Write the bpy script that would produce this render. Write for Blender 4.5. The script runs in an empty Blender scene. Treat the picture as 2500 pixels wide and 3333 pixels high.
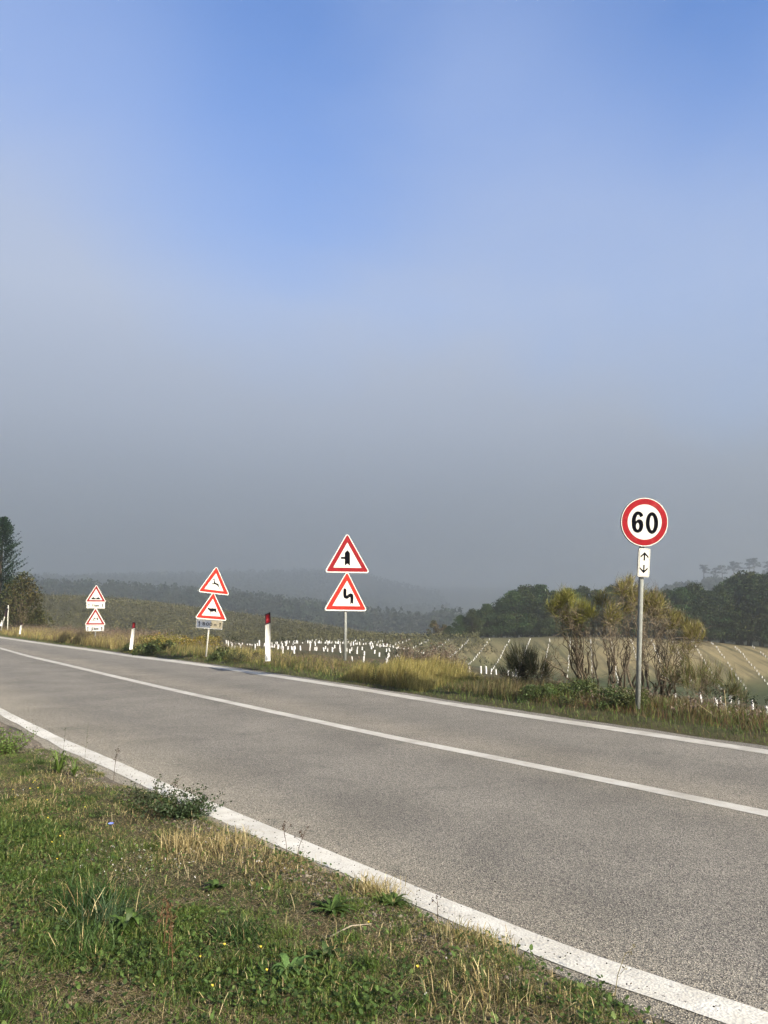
import bpy, math, random
import numpy as np
from mathutils import Vector, Matrix
from mathutils.geometry import tessellate_polygon

rnd = random.Random(7)
rng = np.random.default_rng(7)
sc = bpy.context.scene
C = sc.collection
R = math.radians

# ------------------------------------------------------------------ camera
F_PX = 2500.0
HZ = 1995.0
PITCH = math.atan((HZ - 1666.5) / F_PX)
CAM_H = 1.5
cam_d = bpy.data.cameras.new('camera')
cam_d.sensor_fit = 'VERTICAL'
cam_d.sensor_height = 36.0
cam_d.lens = 36.0 * F_PX / 3333.0
cam_d.clip_start = 0.05
cam_d.clip_end = 6000
cam = bpy.data.objects.new('camera', cam_d)
C.objects.link(cam)
cam.location = (0, 0, CAM_H)
cam.rotation_euler = (math.pi / 2 + PITCH, 0, 0)
sc.camera = cam

# ------------------------------------------------------------------ sun, sky, exposure
SUN_EL, SUN_AZ = 27.0, 40.0          # azimuth: degrees to the right of straight behind the camera
sx, sy = math.sin(R(SUN_AZ)), -math.cos(R(SUN_AZ))
to_sun = Vector((sx * math.cos(R(SUN_EL)), sy * math.cos(R(SUN_EL)), math.sin(R(SUN_EL))))
sun_d = bpy.data.lights.new('sun', 'SUN')
sun_d.energy = 5.0
sun_d.angle = R(0.55)
sun_d.color = (1.0, 0.90, 0.74)
sun = bpy.data.objects.new('sun', sun_d)
C.objects.link(sun)
sun.rotation_euler = (-to_sun).to_track_quat('-Z', 'Y').to_euler()
sun.location = (20, -20, 30)

world = bpy.data.worlds.new('World')
sc.world = world
world.use_nodes = True
wn, wl = world.node_tree.nodes, world.node_tree.links
wn.clear()
w_out = wn.new('ShaderNodeOutputWorld')
w_bg = wn.new('ShaderNodeBackground')
w_bg.inputs['Strength'].default_value = 0.05
sky = wn.new('ShaderNodeTexSky')
sky.sky_type = 'NISHITA'
sky.sun_disc = False
sky.sun_elevation = R(SUN_EL)
sky.sun_rotation = math.atan2(sx, sy)
sky.air_density = 1.25
sky.dust_density = 0.3
sky.ozone_density = 2.2
w_tc = wn.new('ShaderNodeTexCoord')
w_map = wn.new('ShaderNodeMapping')
w_map.inputs['Scale'].default_value = (1.5, 1.5, 2.2)
w_map.inputs['Location'].default_value = (0.35, 0.1, 0.4)
w_noise = wn.new('ShaderNodeTexNoise')
w_noise.inputs['Scale'].default_value = 1.25
w_noise.inputs['Detail'].default_value = 8.0
w_noise.inputs['Roughness'].default_value = 0.50
w_noise.inputs['Distortion'].default_value = 0.35
w_sep = wn.new('ShaderNodeSeparateXYZ')
w_rz = wn.new('ShaderNodeMapRange')        # thin cloud veil is thick low down and fades upward
w_rz.inputs['From Min'].default_value = 0.02
w_rz.inputs['From Max'].default_value = 0.66
w_rz.inputs['To Min'].default_value = 1.35
w_rz.inputs['To Max'].default_value = 0.40
w_rn = wn.new('ShaderNodeMapRange')
w_rn.inputs['From Min'].default_value = 0.3
w_rn.inputs['From Max'].default_value = 0.7
w_rn.inputs['To Min'].default_value = -0.20
w_rn.inputs['To Max'].default_value = 0.22
w_add = wn.new('ShaderNodeMath'); w_add.operation = 'ADD'
w_mix = wn.new('ShaderNodeMix'); w_mix.data_type = 'RGBA'
w_vc = wn.new('ShaderNodeValToRGB')       # the veil: dull low down, brighter higher up
_e = w_vc.color_ramp.elements
_e[0].position = 0.03; _e[0].color = (0.118, 0.132, 0.136, 1)
_e[1].position = 0.56; _e[1].color = (0.32, 0.41, 0.64, 1)
for _p, _c in ((0.11, (0.195, 0.22, 0.25)), (0.24, (0.32, 0.36, 0.435)), (0.38, (0.40, 0.455, 0.575))):
    _q = _e.new(_p); _q.color = (*_c, 1)
w_vs = wn.new('ShaderNodeMix'); w_vs.data_type = 'RGBA'; w_vs.blend_type = 'MULTIPLY'; w_vs.inputs[0].default_value = 1.0
w_vs.inputs[7].default_value = (8.0, 8.0, 8.0, 1)
w_hs = wn.new('ShaderNodeMix'); w_hs.data_type = 'RGBA'; w_hs.blend_type = 'MULTIPLY'; w_hs.inputs[0].default_value = 1.0
w_hs.inputs[7].default_value = (0.58, 0.95, 1.50, 1)
wl.new(w_tc.outputs['Generated'], w_map.inputs['Vector'])
wl.new(w_map.outputs['Vector'], w_noise.inputs['Vector'])
wl.new(w_tc.outputs['Generated'], w_sep.inputs[0])
wl.new(w_sep.outputs['Z'], w_rz.inputs['Value'])
wl.new(w_noise.outputs['Fac'], w_rn.inputs['Value'])
wl.new(w_rz.outputs[0], w_add.inputs[0])
wl.new(w_rn.outputs[0], w_add.inputs[1])
def w_patch(d, r_in, r_out, amt, prev):
    # a soft thicker (+) or thinner (-) region of the veil around a direction in the sky
    dv = wn.new('ShaderNodeVectorMath'); dv.operation = 'DISTANCE'
    dv.inputs[1].default_value = d
    wob = wn.new('ShaderNodeVectorMath'); wob.operation = 'ADD'
    wsc = wn.new('ShaderNodeVectorMath'); wsc.operation = 'SCALE'; wsc.inputs['Scale'].default_value = 0.30
    wl.new(w_noise.outputs['Color'], wsc.inputs[0])
    wl.new(w_tc.outputs['Generated'], wob.inputs[0]); wl.new(wsc.outputs[0], wob.inputs[1])
    wl.new(wob.outputs[0], dv.inputs[0])
    mr = wn.new('ShaderNodeMapRange'); mr.interpolation_type = 'SMOOTHSTEP'
    mr.inputs['From Min'].default_value = r_in; mr.inputs['From Max'].default_value = r_out
    mr.inputs['To Min'].default_value = amt; mr.inputs['To Max'].default_value = 0.0
    wl.new(dv.outputs['Value'], mr.inputs['Value'])
    ad = wn.new('ShaderNodeMath'); ad.operation = 'ADD'
    wl.new(prev, ad.inputs[0]); wl.new(mr.outputs[0], ad.inputs[1])
    return ad.outputs[0]
def sky_dir(az, el, off=0.15):
    a_, e_ = R(az), R(el)
    return (math.sin(a_) * math.cos(e_) + off, math.cos(a_) * math.cos(e_) + off, math.sin(e_) + off)
w_f = w_add.outputs[0]
w_f = w_patch(sky_dir(-20, 37), 0.05, 0.40, -0.36, w_f)
w_f = w_patch(sky_dir(-4, 32), 0.0, 0.30, -0.12, w_f)
w_f = w_patch(sky_dir(34, 44), 0.05, 0.42, -0.62, w_f)
w_f = w_patch(sky_dir(-31, 32), 0.08, 0.40, 0.50, w_f)
w_f = w_patch(sky_dir(12, 42), 0.0, 0.40, 0.15, w_f)
w_cl = wn.new('ShaderNodeMath'); w_cl.operation = 'MULTIPLY'; w_cl.use_clamp = True; w_cl.inputs[1].default_value = 1.0
wl.new(w_f, w_cl.inputs[0])
wl.new(w_cl.outputs[0], w_mix.inputs[0])
wl.new(w_sep.outputs['Z'], w_vc.inputs[0])
wl.new(w_vc.outputs['Color'], w_vs.inputs[6])
wl.new(w_vs.outputs[2], w_mix.inputs[7])
wl.new(sky.outputs[0], w_hs.inputs[6])
wl.new(w_hs.outputs[2], w_mix.inputs[6])
wl.new(w_mix.outputs[2], w_bg.inputs['Color'])
wl.new(w_bg.outputs[0], w_out.inputs['Surface'])

vs = sc.view_settings
vs.view_transform = 'Standard'
vs.look = 'None'
vs.exposure = 1.7
vs.gamma = 1.0
vs.use_curve_mapping = False
sc.cycles.max_bounces = 6
sc.cycles.diffuse_bounces = 3
sc.cycles.transmission_bounces = 3
sc.cycles.transparent_max_bounces = 6
sc.cycles.volume_bounces = 1
sc.cycles.use_adaptive_sampling = True
sc.cycles.adaptive_threshold = 0.015
sc.cycles.use_denoising = True

# ------------------------------------------------------------------ helpers
cP, sP = math.cos(PITCH), math.sin(PITCH)

def ray(px, py):
    dx = (px - 1250.0) / F_PX
    dz = (1666.5 - py) / F_PX
    return Vector((dx, cP - dz * sP, sP + dz * cP))

def at(px, py, Y):
    d = ray(px, py)
    return Vector((0, 0, CAM_H)) + d * (Y / d.y)

def on_z(px, py, z=0.0):
    d = ray(px, py)
    return Vector((0, 0, CAM_H)) + d * ((z - CAM_H) / d.z)

def tag(o, label=None, cat=None, group=None, kind=None):
    if label: o['label'] = label
    if cat: o['category'] = cat
    if group: o['group'] = group
    if kind: o['kind'] = kind
    return o

def verge_at(px, e, py=2200):
    """ground point e metres beyond the far edge line, seen in picture column px"""
    d = ray(px, py); a, b = 3.0, 140.0
    for _ in range(50):
        Y = (a + b) / 2; x = d.x / d.y * Y
        t, s = st(x, Y)
        if s - float(sF(t, 1)) < e: a = Y
        else: b = Y
    return Y

def empty(name, loc, rz=0.0):
    o = bpy.data.objects.new(name, None)
    o.empty_display_size = 0.2
    C.objects.link(o)
    o.location = loc
    o.rotation_euler = (0, 0, rz)
    return o

def copy_tree(o, parent=None):
    c = o.copy()
    C.objects.link(c)
    if parent is not None:
        c.parent = parent
    for ch in list(o.children):
        copy_tree(ch, c)
    return c

class MB:
    """collects triangles (numpy) and links them as one mesh object"""
    def __init__(self):
        self.v, self.f, self.c, self.m, self.n = [], [], [], [], 0

    def add(self, V, T, col=None, mi=0):
        V = np.asarray(V, np.float32).reshape(-1, 3)
        T = np.asarray(T, np.int32).reshape(-1, 3)
        if col is None:
            col = np.ones((len(V), 3), np.float32)
        else:
            col = np.asarray(col, np.float32)
            if col.ndim == 1:
                col = np.tile(col, (len(V), 1))
        self.v.append(V); self.f.append(T + self.n); self.c.append(col)
        self.m.append(np.full(len(T), mi, np.int32))
        self.n += len(V)
        return self

    def box(self, a, b, mi=0):
        x0, y0, z0 = a; x1, y1, z1 = b
        V = [(x0, y0, z0), (x1, y0, z0), (x1, y1, z0), (x0, y1, z0), (x0, y0, z1), (x1, y0, z1), (x1, y1, z1), (x0, y1, z1)]
        Q = [(0, 3, 2, 1), (4, 5, 6, 7), (0, 1, 5, 4), (1, 2, 6, 5), (2, 3, 7, 6), (3, 0, 4, 7)]
        T = []
        for q in Q:
            T += [(q[0], q[1], q[2]), (q[0], q[2], q[3])]
        return self.add(V, T, mi=mi)

    def tube(self, pts, rad, n=8, col=None, mi=0, caps=True):
        pts = [Vector(p) for p in pts]
        if not hasattr(rad, '__len__'):
            rad = [rad] * len(pts)
        V, T = [], []
        k = len(pts)
        ref = None
        for i, p in enumerate(pts):
            d = (pts[min(i + 1, k - 1)] - pts[max(i - 1, 0)])
            if d.length < 1e-9: d = Vector((0, 0, 1))
            d.normalize()
            if ref is None:
                ref = Vector((1, 0, 0)) if abs(d.x) < 0.8 else Vector((0, 1, 0))
            a = (ref - d * ref.dot(d)).normalized()
            ref = a
            b = d.cross(a)
            for j in range(n):
                t = 2 * math.pi * j / n
                V.append(p + (a * math.cos(t) + b * math.sin(t)) * rad[i])
        for i in range(k - 1):
            for j in range(n):
                a0, b0 = i * n + j, i * n + (j + 1) % n
                T += [(a0, b0, b0 + n), (a0, b0 + n, a0 + n)]
        if caps:
            V.append(pts[0]); V.append(pts[-1])
            c0, c1 = k * n, k * n + 1
            for j in range(n):
                T.append((c0, (j + 1) % n, j))
                T.append((c1, (k - 1) * n + j, (k - 1) * n + (j + 1) % n))
        return self.add([tuple(v) for v in V], T, col, mi)

    def plate(self, pts, y0, y1, mi=0, holes=()):
        """polygon in x,z extruded from y0 (front) to y1 (back)"""
        loops = [list(pts)] + [list(h) for h in holes]
        flat = [p for l in loops for p in l]
        tris = tessellate_polygon([[Vector((p[0], p[1], 0)) for p in l] for l in loops])
        n = len(flat)
        V = [(p[0], y0, p[1]) for p in flat]
        T = []
        for t in tris:
            a, b, c = [flat[i] for i in t]
            area = (b[0] - a[0]) * (c[1] - a[1]) - (b[1] - a[1]) * (c[0] - a[0])
            T.append(t if area > 0 else (t[0], t[2], t[1]))      # front looks to -y
        if y1 is not None:
            V += [(p[0], y1, p[1]) for p in flat]
            T += [(t[0] + n, t[2] + n, t[1] + n) for t in T]
            k = 0
            for l in loops:
                m = len(l)
                for i in range(m):
                    a, b = k + i, k + (i + 1) % m
                    T += [(a, b + n, b), (a, a + n, b + n)]
                k += m
        return self.add(V, T, mi=mi)

    def build(self, name, mats, parent=None, smooth=False):
        V = np.concatenate(self.v); T = np.concatenate(self.f)
        me = bpy.data.meshes.new(name)
        me.vertices.add(len(V)); me.vertices.foreach_set('co', V.ravel())
        me.loops.add(len(T) * 3); me.loops.foreach_set('vertex_index', T.ravel())
        me.polygons.add(len(T))
        me.polygons.foreach_set('loop_start', np.arange(0, len(T) * 3, 3, dtype=np.int32))
        me.polygons.foreach_set('material_index', np.concatenate(self.m))
        if smooth:
            me.polygons.foreach_set('use_smooth', np.ones(len(T), bool))
        ca = me.color_attributes.new('Col', 'FLOAT_COLOR', 'POINT')
        c4 = np.ones((len(V), 4), np.float32); c4[:, :3] = np.concatenate(self.c)
        ca.data.foreach_set('color', c4.ravel())
        me.update(calc_edges=True)
        me.validate()
        if not isinstance(mats, (list, tuple)): mats = [mats]
        for m in mats: me.materials.append(m)
        o = bpy.data.objects.new(name, me)
        C.objects.link(o)
        if parent is not None: o.parent = parent
        return o

# ------------------------------------------------------------------ materials
def mat(name):
    m = bpy.data.materials.new(name)
    m.use_nodes = True
    nt = m.node_tree
    nt.nodes.clear()
    out = nt.nodes.new('ShaderNodeOutputMaterial')
    return m, nt, out

def noise(nt, scale, detail=4, rough=0.55, vec=None, dist=0.0):
    n = nt.nodes.new('ShaderNodeTexNoise')
    n.inputs['Scale'].default_value = scale
    n.inputs['Detail'].default_value = detail
    n.inputs['Roughness'].default_value = rough
    n.inputs['Distortion'].default_value = dist
    if vec is None:
        tc = nt.nodes.new('ShaderNodeTexCoord')
        vec = tc.outputs['Object']
    nt.links.new(vec, n.inputs['Vector'])
    return n.outputs['Fac']

def ramp(nt, fac, stops):
    r = nt.nodes.new('ShaderNodeValToRGB')
    el = r.color_ramp.elements
    while len(el) < len(stops): el.new(0.5)
    for e, (p, c) in zip(el, stops):
        e.position = p
        e.color = (*c, 1) if len(c) == 3 else c
    nt.links.new(fac, r.inputs['Fac'])
    return r.outputs['Color']

def mixc(nt, a, b, fac, mode='MIX'):
    m = nt.nodes.new('ShaderNodeMix'); m.data_type = 'RGBA'; m.blend_type = mode
    for s, v in ((6, a), (7, b)):
        if isinstance(v, (tuple, list)): m.inputs[s].default_value = (*v[:3], 1)
        else: nt.links.new(v, m.inputs[s])
    if isinstance(fac, (int, float)): m.inputs[0].default_value = fac
    else: nt.links.new(fac, m.inputs[0])
    return m.outputs[2]

def paint(name, col, rough=0.5, var=0.12, scale=18, metallic=0.0, spec=0.06, dirt=None, dirt_amt=0.3):
    m, nt, out = mat(name)
    p = nt.nodes.new('ShaderNodeBsdfPrincipled')
    f = noise(nt, scale, 5, 0.6)
    c = ramp(nt, f, [(0.3, tuple(x * (1 - var) for x in col)), (0.7, tuple(min(1, x * (1 + var)) for x in col))])
    if dirt:
        f2 = noise(nt, scale * 0.35, 6, 0.7)
        d = ramp(nt, f2, [(0.55, (0, 0, 0)), (0.72, (dirt_amt,) * 3)])
        c = mixc(nt, c, dirt, d)
    nt.links.new(c, p.inputs['Base Color'])
    p.inputs['Roughness'].default_value = rough
    p.inputs['Metallic'].default_value = metallic
    p.inputs['Specular IOR Level'].default_value = spec
    nt.links.new(p.outputs[0], out.inputs['Surface'])
    return m

def leaf_mat(name, gain=0.52, trans=0.3, rough=0.55, hue_noise=0.0, gloss=0.018):
    m, nt, out = mat(name)
    at_ = nt.nodes.new('ShaderNodeAttribute'); at_.attribute_name = 'Col'
    c = at_.outputs['Color']
    if gain != 1.0:
        c = mixc(nt, c, (gain, gain, gain), 1.0, 'MULTIPLY')
    d = nt.nodes.new('ShaderNodeBsdfDiffuse')
    t = nt.nodes.new('ShaderNodeBsdfTranslucent')
    g = nt.nodes.new('ShaderNodeBsdfGlossy'); g.inputs['Roughness'].default_value = rough
    g.inputs['Color'].default_value = (0.8, 0.85, 0.8, 1)
    nt.links.new(c, d.inputs['Color'])
    c2 = mixc(nt, c, (1.0, 1.0, 0.45), 1.0, 'MULTIPLY')
    nt.links.new(c2, t.inputs['Color'])
    m1 = nt.nodes.new('ShaderNodeMixShader'); m1.inputs[0].default_value = trans
    nt.links.new(d.outputs[0], m1.inputs[1]); nt.links.new(t.outputs[0], m1.inputs[2])
    m2 = nt.nodes.new('ShaderNodeMixShader'); m2.inputs[0].default_value = gloss
    nt.links.new(m1.outputs[0], m2.inputs[1]); nt.links.new(g.outputs[0], m2.inputs[2])
    nt.links.new(m2.outputs[0], out.inputs['Surface'])
    return m

M = {}
M['leaf'] = leaf_mat('leaf_blades', gain=0.62)
M['crown'] = leaf_mat('tree_foliage', trans=0.15, gloss=0.002)
M['bark'] = leaf_mat('bark', trans=0.0, gloss=0.004)
M['white_sheet'] = paint('white_sign_sheeting', (0.40, 0.395, 0.37), 0.45, 0.04, 12, dirt=(0.28, 0.26, 0.22), dirt_amt=0.3)
M['white_old'] = paint('weathered_white_sheeting', (0.33, 0.33, 0.32), 0.6, 0.08, 30, dirt=(0.12, 0.11, 0.1), dirt_amt=0.6)
M['red'] = paint('red_sheeting', (0.165, 0.003, 0.007), 0.5, 0.14, 14, dirt=(0.26, 0.07, 0.065), dirt_amt=0.35)
M['crimson'] = paint('dark_red_sheeting', (0.135, 0.0025, 0.006), 0.5, 0.14, 14, dirt=(0.22, 0.05, 0.05), dirt_amt=0.2)
M['faded_red'] = paint('faded_red_sheeting', (0.22, 0.014, 0.009), 0.6, 0.1, 9, dirt=(0.27, 0.06, 0.045), dirt_amt=0.3)
M['black'] = paint('black_film', (0.0015, 0.0015, 0.003), 0.9, 0.3, 25, spec=0.0, dirt=(0.010, 0.010, 0.012), dirt_amt=0.3)
M['dark_ink'] = paint('worn_dark_ink', (0.004, 0.004, 0.005), 0.9, 0.3, 25, spec=0.0)
M['back'] = paint('sign_backing', (0.06, 0.065, 0.07), 0.55, 0.2, 9, metallic=0.3)
M['alu'] = paint('aluminium_rim', (0.24, 0.245, 0.24), 0.45, 0.12, 30, metallic=0.5)
M['tan'] = paint('sun_yellowed_plate', (0.15, 0.135, 0.10), 0.5, 0.15, 6, dirt=(0.075, 0.085, 0.105), dirt_amt=0.95)
M['stain'] = paint('blue_grey_stain', (0.062, 0.072, 0.095), 0.5, 0.25, 16, dirt=(0.15, 0.14, 0.11), dirt_amt=0.7)
M['pole'] = paint('galvanised_pole', (0.19, 0.20, 0.19), 0.55, 0.12, 14, metallic=0.0, dirt=(0.2, 0.21, 0.18), dirt_amt=0.5)
M['pole_white'] = paint('worn_white_pole', (0.34, 0.335, 0.30), 0.6, 0.1, 14, dirt=(0.2, 0.15, 0.1), dirt_amt=0.9)
M['post_white'] = paint('white_plastic_post', (0.42, 0.42, 0.40), 0.5, 0.04, 14, dirt=(0.35, 0.3, 0.22), dirt_amt=0.35)
M['post_band'] = paint('dark_band', (0.02, 0.012, 0.015), 0.5, 0.2, 14)
M['reflector'] = paint('red_reflector', (0.09, 0.003, 0.006), 0.3, 0.2, 60)
M['guard'] = paint('white_plastic_guard', (0.42, 0.42, 0.42), 0.5, 0.05, 20)
M['yellow'] = paint('yellow_petal', (0.50, 0.40, 0.06), 0.6, 0.1, 80)
M['blue'] = paint('blue_petal', (0.15, 0.21, 0.60), 0.6, 0.12, 80)

# ------------------------------------------------------------------ road lines on the level road plane
HEAD = R(35.0)
U = np.array([-math.sin(HEAD), math.cos(HEAD)])      # along the road, away from the camera
N_ = np.array([math.cos(HEAD), math.sin(HEAD)])      # across it, towards the field
# centre of each painted line in the photograph and its vertical thickness there
LF = [(0, 2075, 4.5), (145, 2096, 5), (289, 2115, 5.5), (434, 2137, 6.5), (579, 2154, 7), (723, 2174, 8), (889, 2200, 8.5), (1034, 2221, 9),
      (1250, 2256, 10), (1588, 2313, 11.5), (1925, 2362, 12.5), (2086, 2385, 13), (2500, 2450, 15)]
LC = [(0, 2110, 5), (96, 2137, 6), (193, 2159, 7), (386, 2205, 8), (579, 2250, 9), (800, 2298, 10.5), (1251, 2396, 13), (1868, 2519, 16), (2500, 2650, 20)]
LN = [(0, 2316, 22), (193, 2416, 33), (386, 2501, 40), (579, 2590, 46), (800, 2682, 50), (1286, 2888, 60), (1671, 3049, 72), (2057, 3197, 80), (2443, 3315, 82)]

def st(x, y):
    return x * U[0] + y * U[1], x * N_[0] + y * N_[1]       # t, s

def xy(t, s):
    return t * U[0] + s * N_[0], t * U[1] + s * N_[1]

def line_ts(L, ext_lo, ext_hi):
    lo, hi = [], []
    for px, py, th in L:
        for arr, off in ((hi, -th / 2), (lo, th / 2)):
            p = on_z(px, py + off)
            arr.append(st(p.x, p.y))
    out = []
    for arr in (lo, hi):
        a = sorted(arr)
        t = np.array([q[0] for q in a]); s = np.array([q[1] for q in a])
        out.append((t, s))
    (tl, sl), (th_, sh) = out
    def f(tq, which):
        t, s = out[which]
        w = abs(np.interp(t[-1], th_, sh) - np.interp(t[-1], tl, sl))
        tt = np.concatenate([[e[0] for e in ext_lo], t, [e[0] for e in ext_hi]])
        off_lo = 0.0 if which == 0 else 0.17
        ss = np.concatenate([[e[1] + off_lo for e in ext_lo], s, [e[1] + off_lo for e in ext_hi]])
        return np.interp(tq, tt, ss)
    return f

sF = line_ts(LF, [(-200, 8.3), (-3, 8.35)], [(90, 8.8), (400, 9.0)])
sC = line_ts(LC, [(-200, 6.1), (-3, 6.0)], [(60, 6.0), (400, 6.1)])
sN = line_ts(LN, [(-200, 3.6), (-3, 3.35)], [(30, 2.45), (60, 2.9), (400, 3.1)])

def smooth_line(f, k=0.8):
    def g(tq, which):
        tq = np.asarray(tq, float)
        return sum(f(tq + d, which) for d in (-k, -k / 2, 0, k / 2, k)) / 5
    return g
sF, sC, sN = smooth_line(sF, 1.5), smooth_line(sC, 1.0), smooth_line(sN, 0.25)

def smooth01(x, a, b):
    u = np.clip((x - a) / (b - a), 0, 1)
    return u * u * (3 - 2 * u)

# grass edge along the near side of the road
GE = [(0, 2440), (120, 2452), (230, 2485), (300, 2560), (430, 2575), (560, 2610), (640, 2640), (760, 2712), (900, 2775), (1100, 2850), (1270, 2925),
      (1400, 2995), (1520, 3050), (1650, 3095), (1800, 3175), (2000, 3275), (2150, 3340)]
_ge = sorted(st(on_z(*p).x, on_z(*p).y) for p in GE)
_get, _ges = np.array([g[0] for g in _ge]), np.array([g[1] for g in _ge])
def sG(t):
    t = np.asarray(t, float)
    tt = np.concatenate([[-200, -3], _get, [25, 60, 400]])
    ss = np.concatenate([[2.6, 2.4], _ges, [1.3, 1.9, 2.2]])
    return np.interp(t, tt, ss) + 0.04 + 0.10 * smooth01(t, 4, 8)

# ------------------------------------------------------------------ terrain height
CP = [  # pixel x, pixel y, distance ahead -> a ground point
    (2470, 2378, 24), (2200, 2310, 26), (2400, 2292, 40), (2100, 2262, 42), (1900, 2235, 44), (2490, 2300, 52),
    (1650, 2200, 50), (1400, 2168, 50), (1200, 2140, 52), (1650, 2225, 30), (1350, 2200, 30),
    (1000, 2152, 37), (850, 2160, 34), (600, 2120, 40), (1000, 2110, 80), (750, 2100, 95), (1300, 2110, 92),
    (400, 2096, 75), (150, 2076, 70),
    (2500, 2262, 97), (2250, 2250, 97), (2000, 2232, 97), (1800, 2215, 98), (1600, 2190, 100), (1450, 2150, 102),
    (2500, 2112, 124), (2250, 2092, 125), (2000, 2084, 125), (1800, 2083, 125), (1600, 2083, 125), (1400, 2085, 125), (1200, 2088, 122),
    (1000, 2090, 116), (600, 2090, 112), (300, 2092, 108), (100, 2060, 105),
    (60, 1945, 178), (250, 1948, 182), (450, 1962, 186), (650, 1988, 190), (900, 2020, 192), (1130, 2056, 195), (1300, 2086, 190),
    (2500, 2110, 150), (2200, 2090, 150), (1800, 2086, 150), (1500, 2092, 155),
    (200, 1990, 250), (900, 2040, 250), (1500, 2090, 250), (2300, 2010, 250),
    (200, 1985, 400), (900, 2030, 400), (1500, 2085, 400), (2300, 1990, 400),
    (100, 1958, 660), (400, 1970, 670), (750, 1985, 670), (1100, 2035, 650), (1500, 2072, 660), (2000, 1985, 600), (2300, 1925, 600), (2600, 1908, 600), (1750, 2040, 640),
    (100, 1925, 1480), (400, 1914, 1480), (700, 1908, 1480), (1020, 1904, 1450), (1180, 1925, 1420), (1380, 2000, 1400), (1600, 2015, 1450), (2000, 1985, 1450), (2400, 1950, 1450),
]
_c = [at(*p) for p in CP]
_pts = [(p.x, p.y, p.z) for p in _c]
_pts += [(-20, -30, 0.2), (20, -30, 0.0), (0, -90, 1), (-80, -60, 2), (80, -60, -2), (-60, 20, 1.5), (-90, 90, 2.5), (30, 5, -1.2), (60, 15, -3.5), (60, 50, -7), (-35, 62, 0.1),
         (90, 90, -6), (-400, 0, 15), (400, 0, 5), (0, -400, 10), (-400, 300, 20), (420, 300, 18), (-900, 700, 40), (900, 700, 40), 
         (0, 1400, 10), (-1300, -200, 30), (1300, -200, 30), (0, -1300, 30), (-1300, 1300, 55), (1300, 1300, 50)]
_P = np.array(_pts)
_S = 100.0
def _phi(d2):
    return np.where(d2 > 1e-12, 0.5 * d2 * np.log(np.maximum(d2, 1e-12)), 0.0)
_n = len(_P)
_X = _P[:, :2] / _S
_K = _phi(((_X[:, None, :] - _X[None, :, :]) ** 2).sum(-1)) + np.eye(_n) * 1e-4
_Q = np.hstack([np.ones((_n, 1)), _X])
_A = np.vstack([np.hstack([_K, _Q]), np.hstack([_Q.T, np.zeros((3, 3))])])
_W = np.linalg.solve(_A, np.concatenate([_P[:, 2], np.zeros(3)]))

def tps(x, y):
    q = np.stack([np.ravel(x), np.ravel(y)], -1) / _S
    out = np.empty(len(q))
    for i in range(0, len(q), 20000):
        b = q[i:i + 20000]
        d2 = ((b[:, None, :] - _X[None, :, :]) ** 2).sum(-1)
        out[i:i + 20000] = _phi(d2) @ _W[:_n] + _W[_n] + b @ _W[_n + 1:]
    return np.clip(out, -14, 88).reshape(np.shape(x))

def hash_noise(x, y, sc_, seed=0):
    """smooth value noise for numpy arrays, 0..1"""
    x = np.asarray(x, float) / sc_ + 137.3 + seed * 17.1
    y = np.asarray(y, float) / sc_ + 91.7 + seed * 5.7
    xi, yi = np.floor(x), np.floor(y)
    fx, fy = x - xi, y - yi
    fx = fx * fx * (3 - 2 * fx); fy = fy * fy * (3 - 2 * fy)
    def h(a, b):
        v = np.sin(a * 127.1 + b * 311.7 + seed * 74.7) * 43758.5453
        return v - np.floor(v)
    return (h(xi, yi) * (1 - fx) + h(xi + 1, yi) * fx) * (1 - fy) + (h(xi, yi + 1) * (1 - fx) + h(xi + 1, yi + 1) * fx) * fy

def H(x, y):
    x = np.asarray(x, float); y = np.asarray(y, float)
    t, s = st(x, y)
    f = sF(t, 1); g = sG(t); n0 = sN(t, 0)
    far = tps(x, y)
    bump = (hash_noise(x, y, 0.9, 1) - 0.5) * 0.05 + (hash_noise(x, y, 0.28, 2) - 0.5) * 0.03
    bump_f = (hash_noise(x, y, 6, 3) - 0.5) * 0.25 + bump
    e = s - f
    verge = -0.03 + 0.04 * smooth01(e, 0.12, 0.34) + 0.04 * smooth01(e, 0.3, 0.7) + 0.06 * smooth01(e, 0.6, 1.4) + bump * smooth01(e, 0.3, 0.6)
    zf = verge * (1 - smooth01(e, 1.3, 7.5)) + (far + bump_f) * smooth01(e, 1.3, 7.5)
    e2 = g - s
    near = -0.010 + 0.014 * smooth01(n0 - 0.03 - s, 0.0, 0.14) + 0.03 * smooth01(e2, -0.1, 0.35) + bump * smooth01(e2, -0.1, 0.3) + 0.02 * smooth01(e2, 0.5, 3)
    zn = near * (1 - smooth01(e2, 14, 40)) + (far + bump_f) * smooth01(e2, 14, 40)
    return np.where(e > 0, zf, np.where(s < n0 - 0.03, zn, -0.03))

def axis(lo, hi, step, far, grow=1.13):
    a = list(np.arange(lo, hi + 1e-6, step))
    s, p = step, hi
    up = []
    while p < far:
        s = min(s * grow, 45); p += s; up.append(p)
    s, p = step, lo
    dn = []
    while p > -far:
        s = min(s * grow, 45); p -= s; dn.append(p)
    return np.array(dn[::-1] + a + up)

ta = axis(-6, 34, 0.16, 1850)
sa = axis(-5, 14, 0.11, 1850, 1.1)
TT, SS = np.meshgrid(ta, sa, indexing='ij')
GX, GY = xy(TT, SS)
GZ = H(GX, GY)

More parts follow.
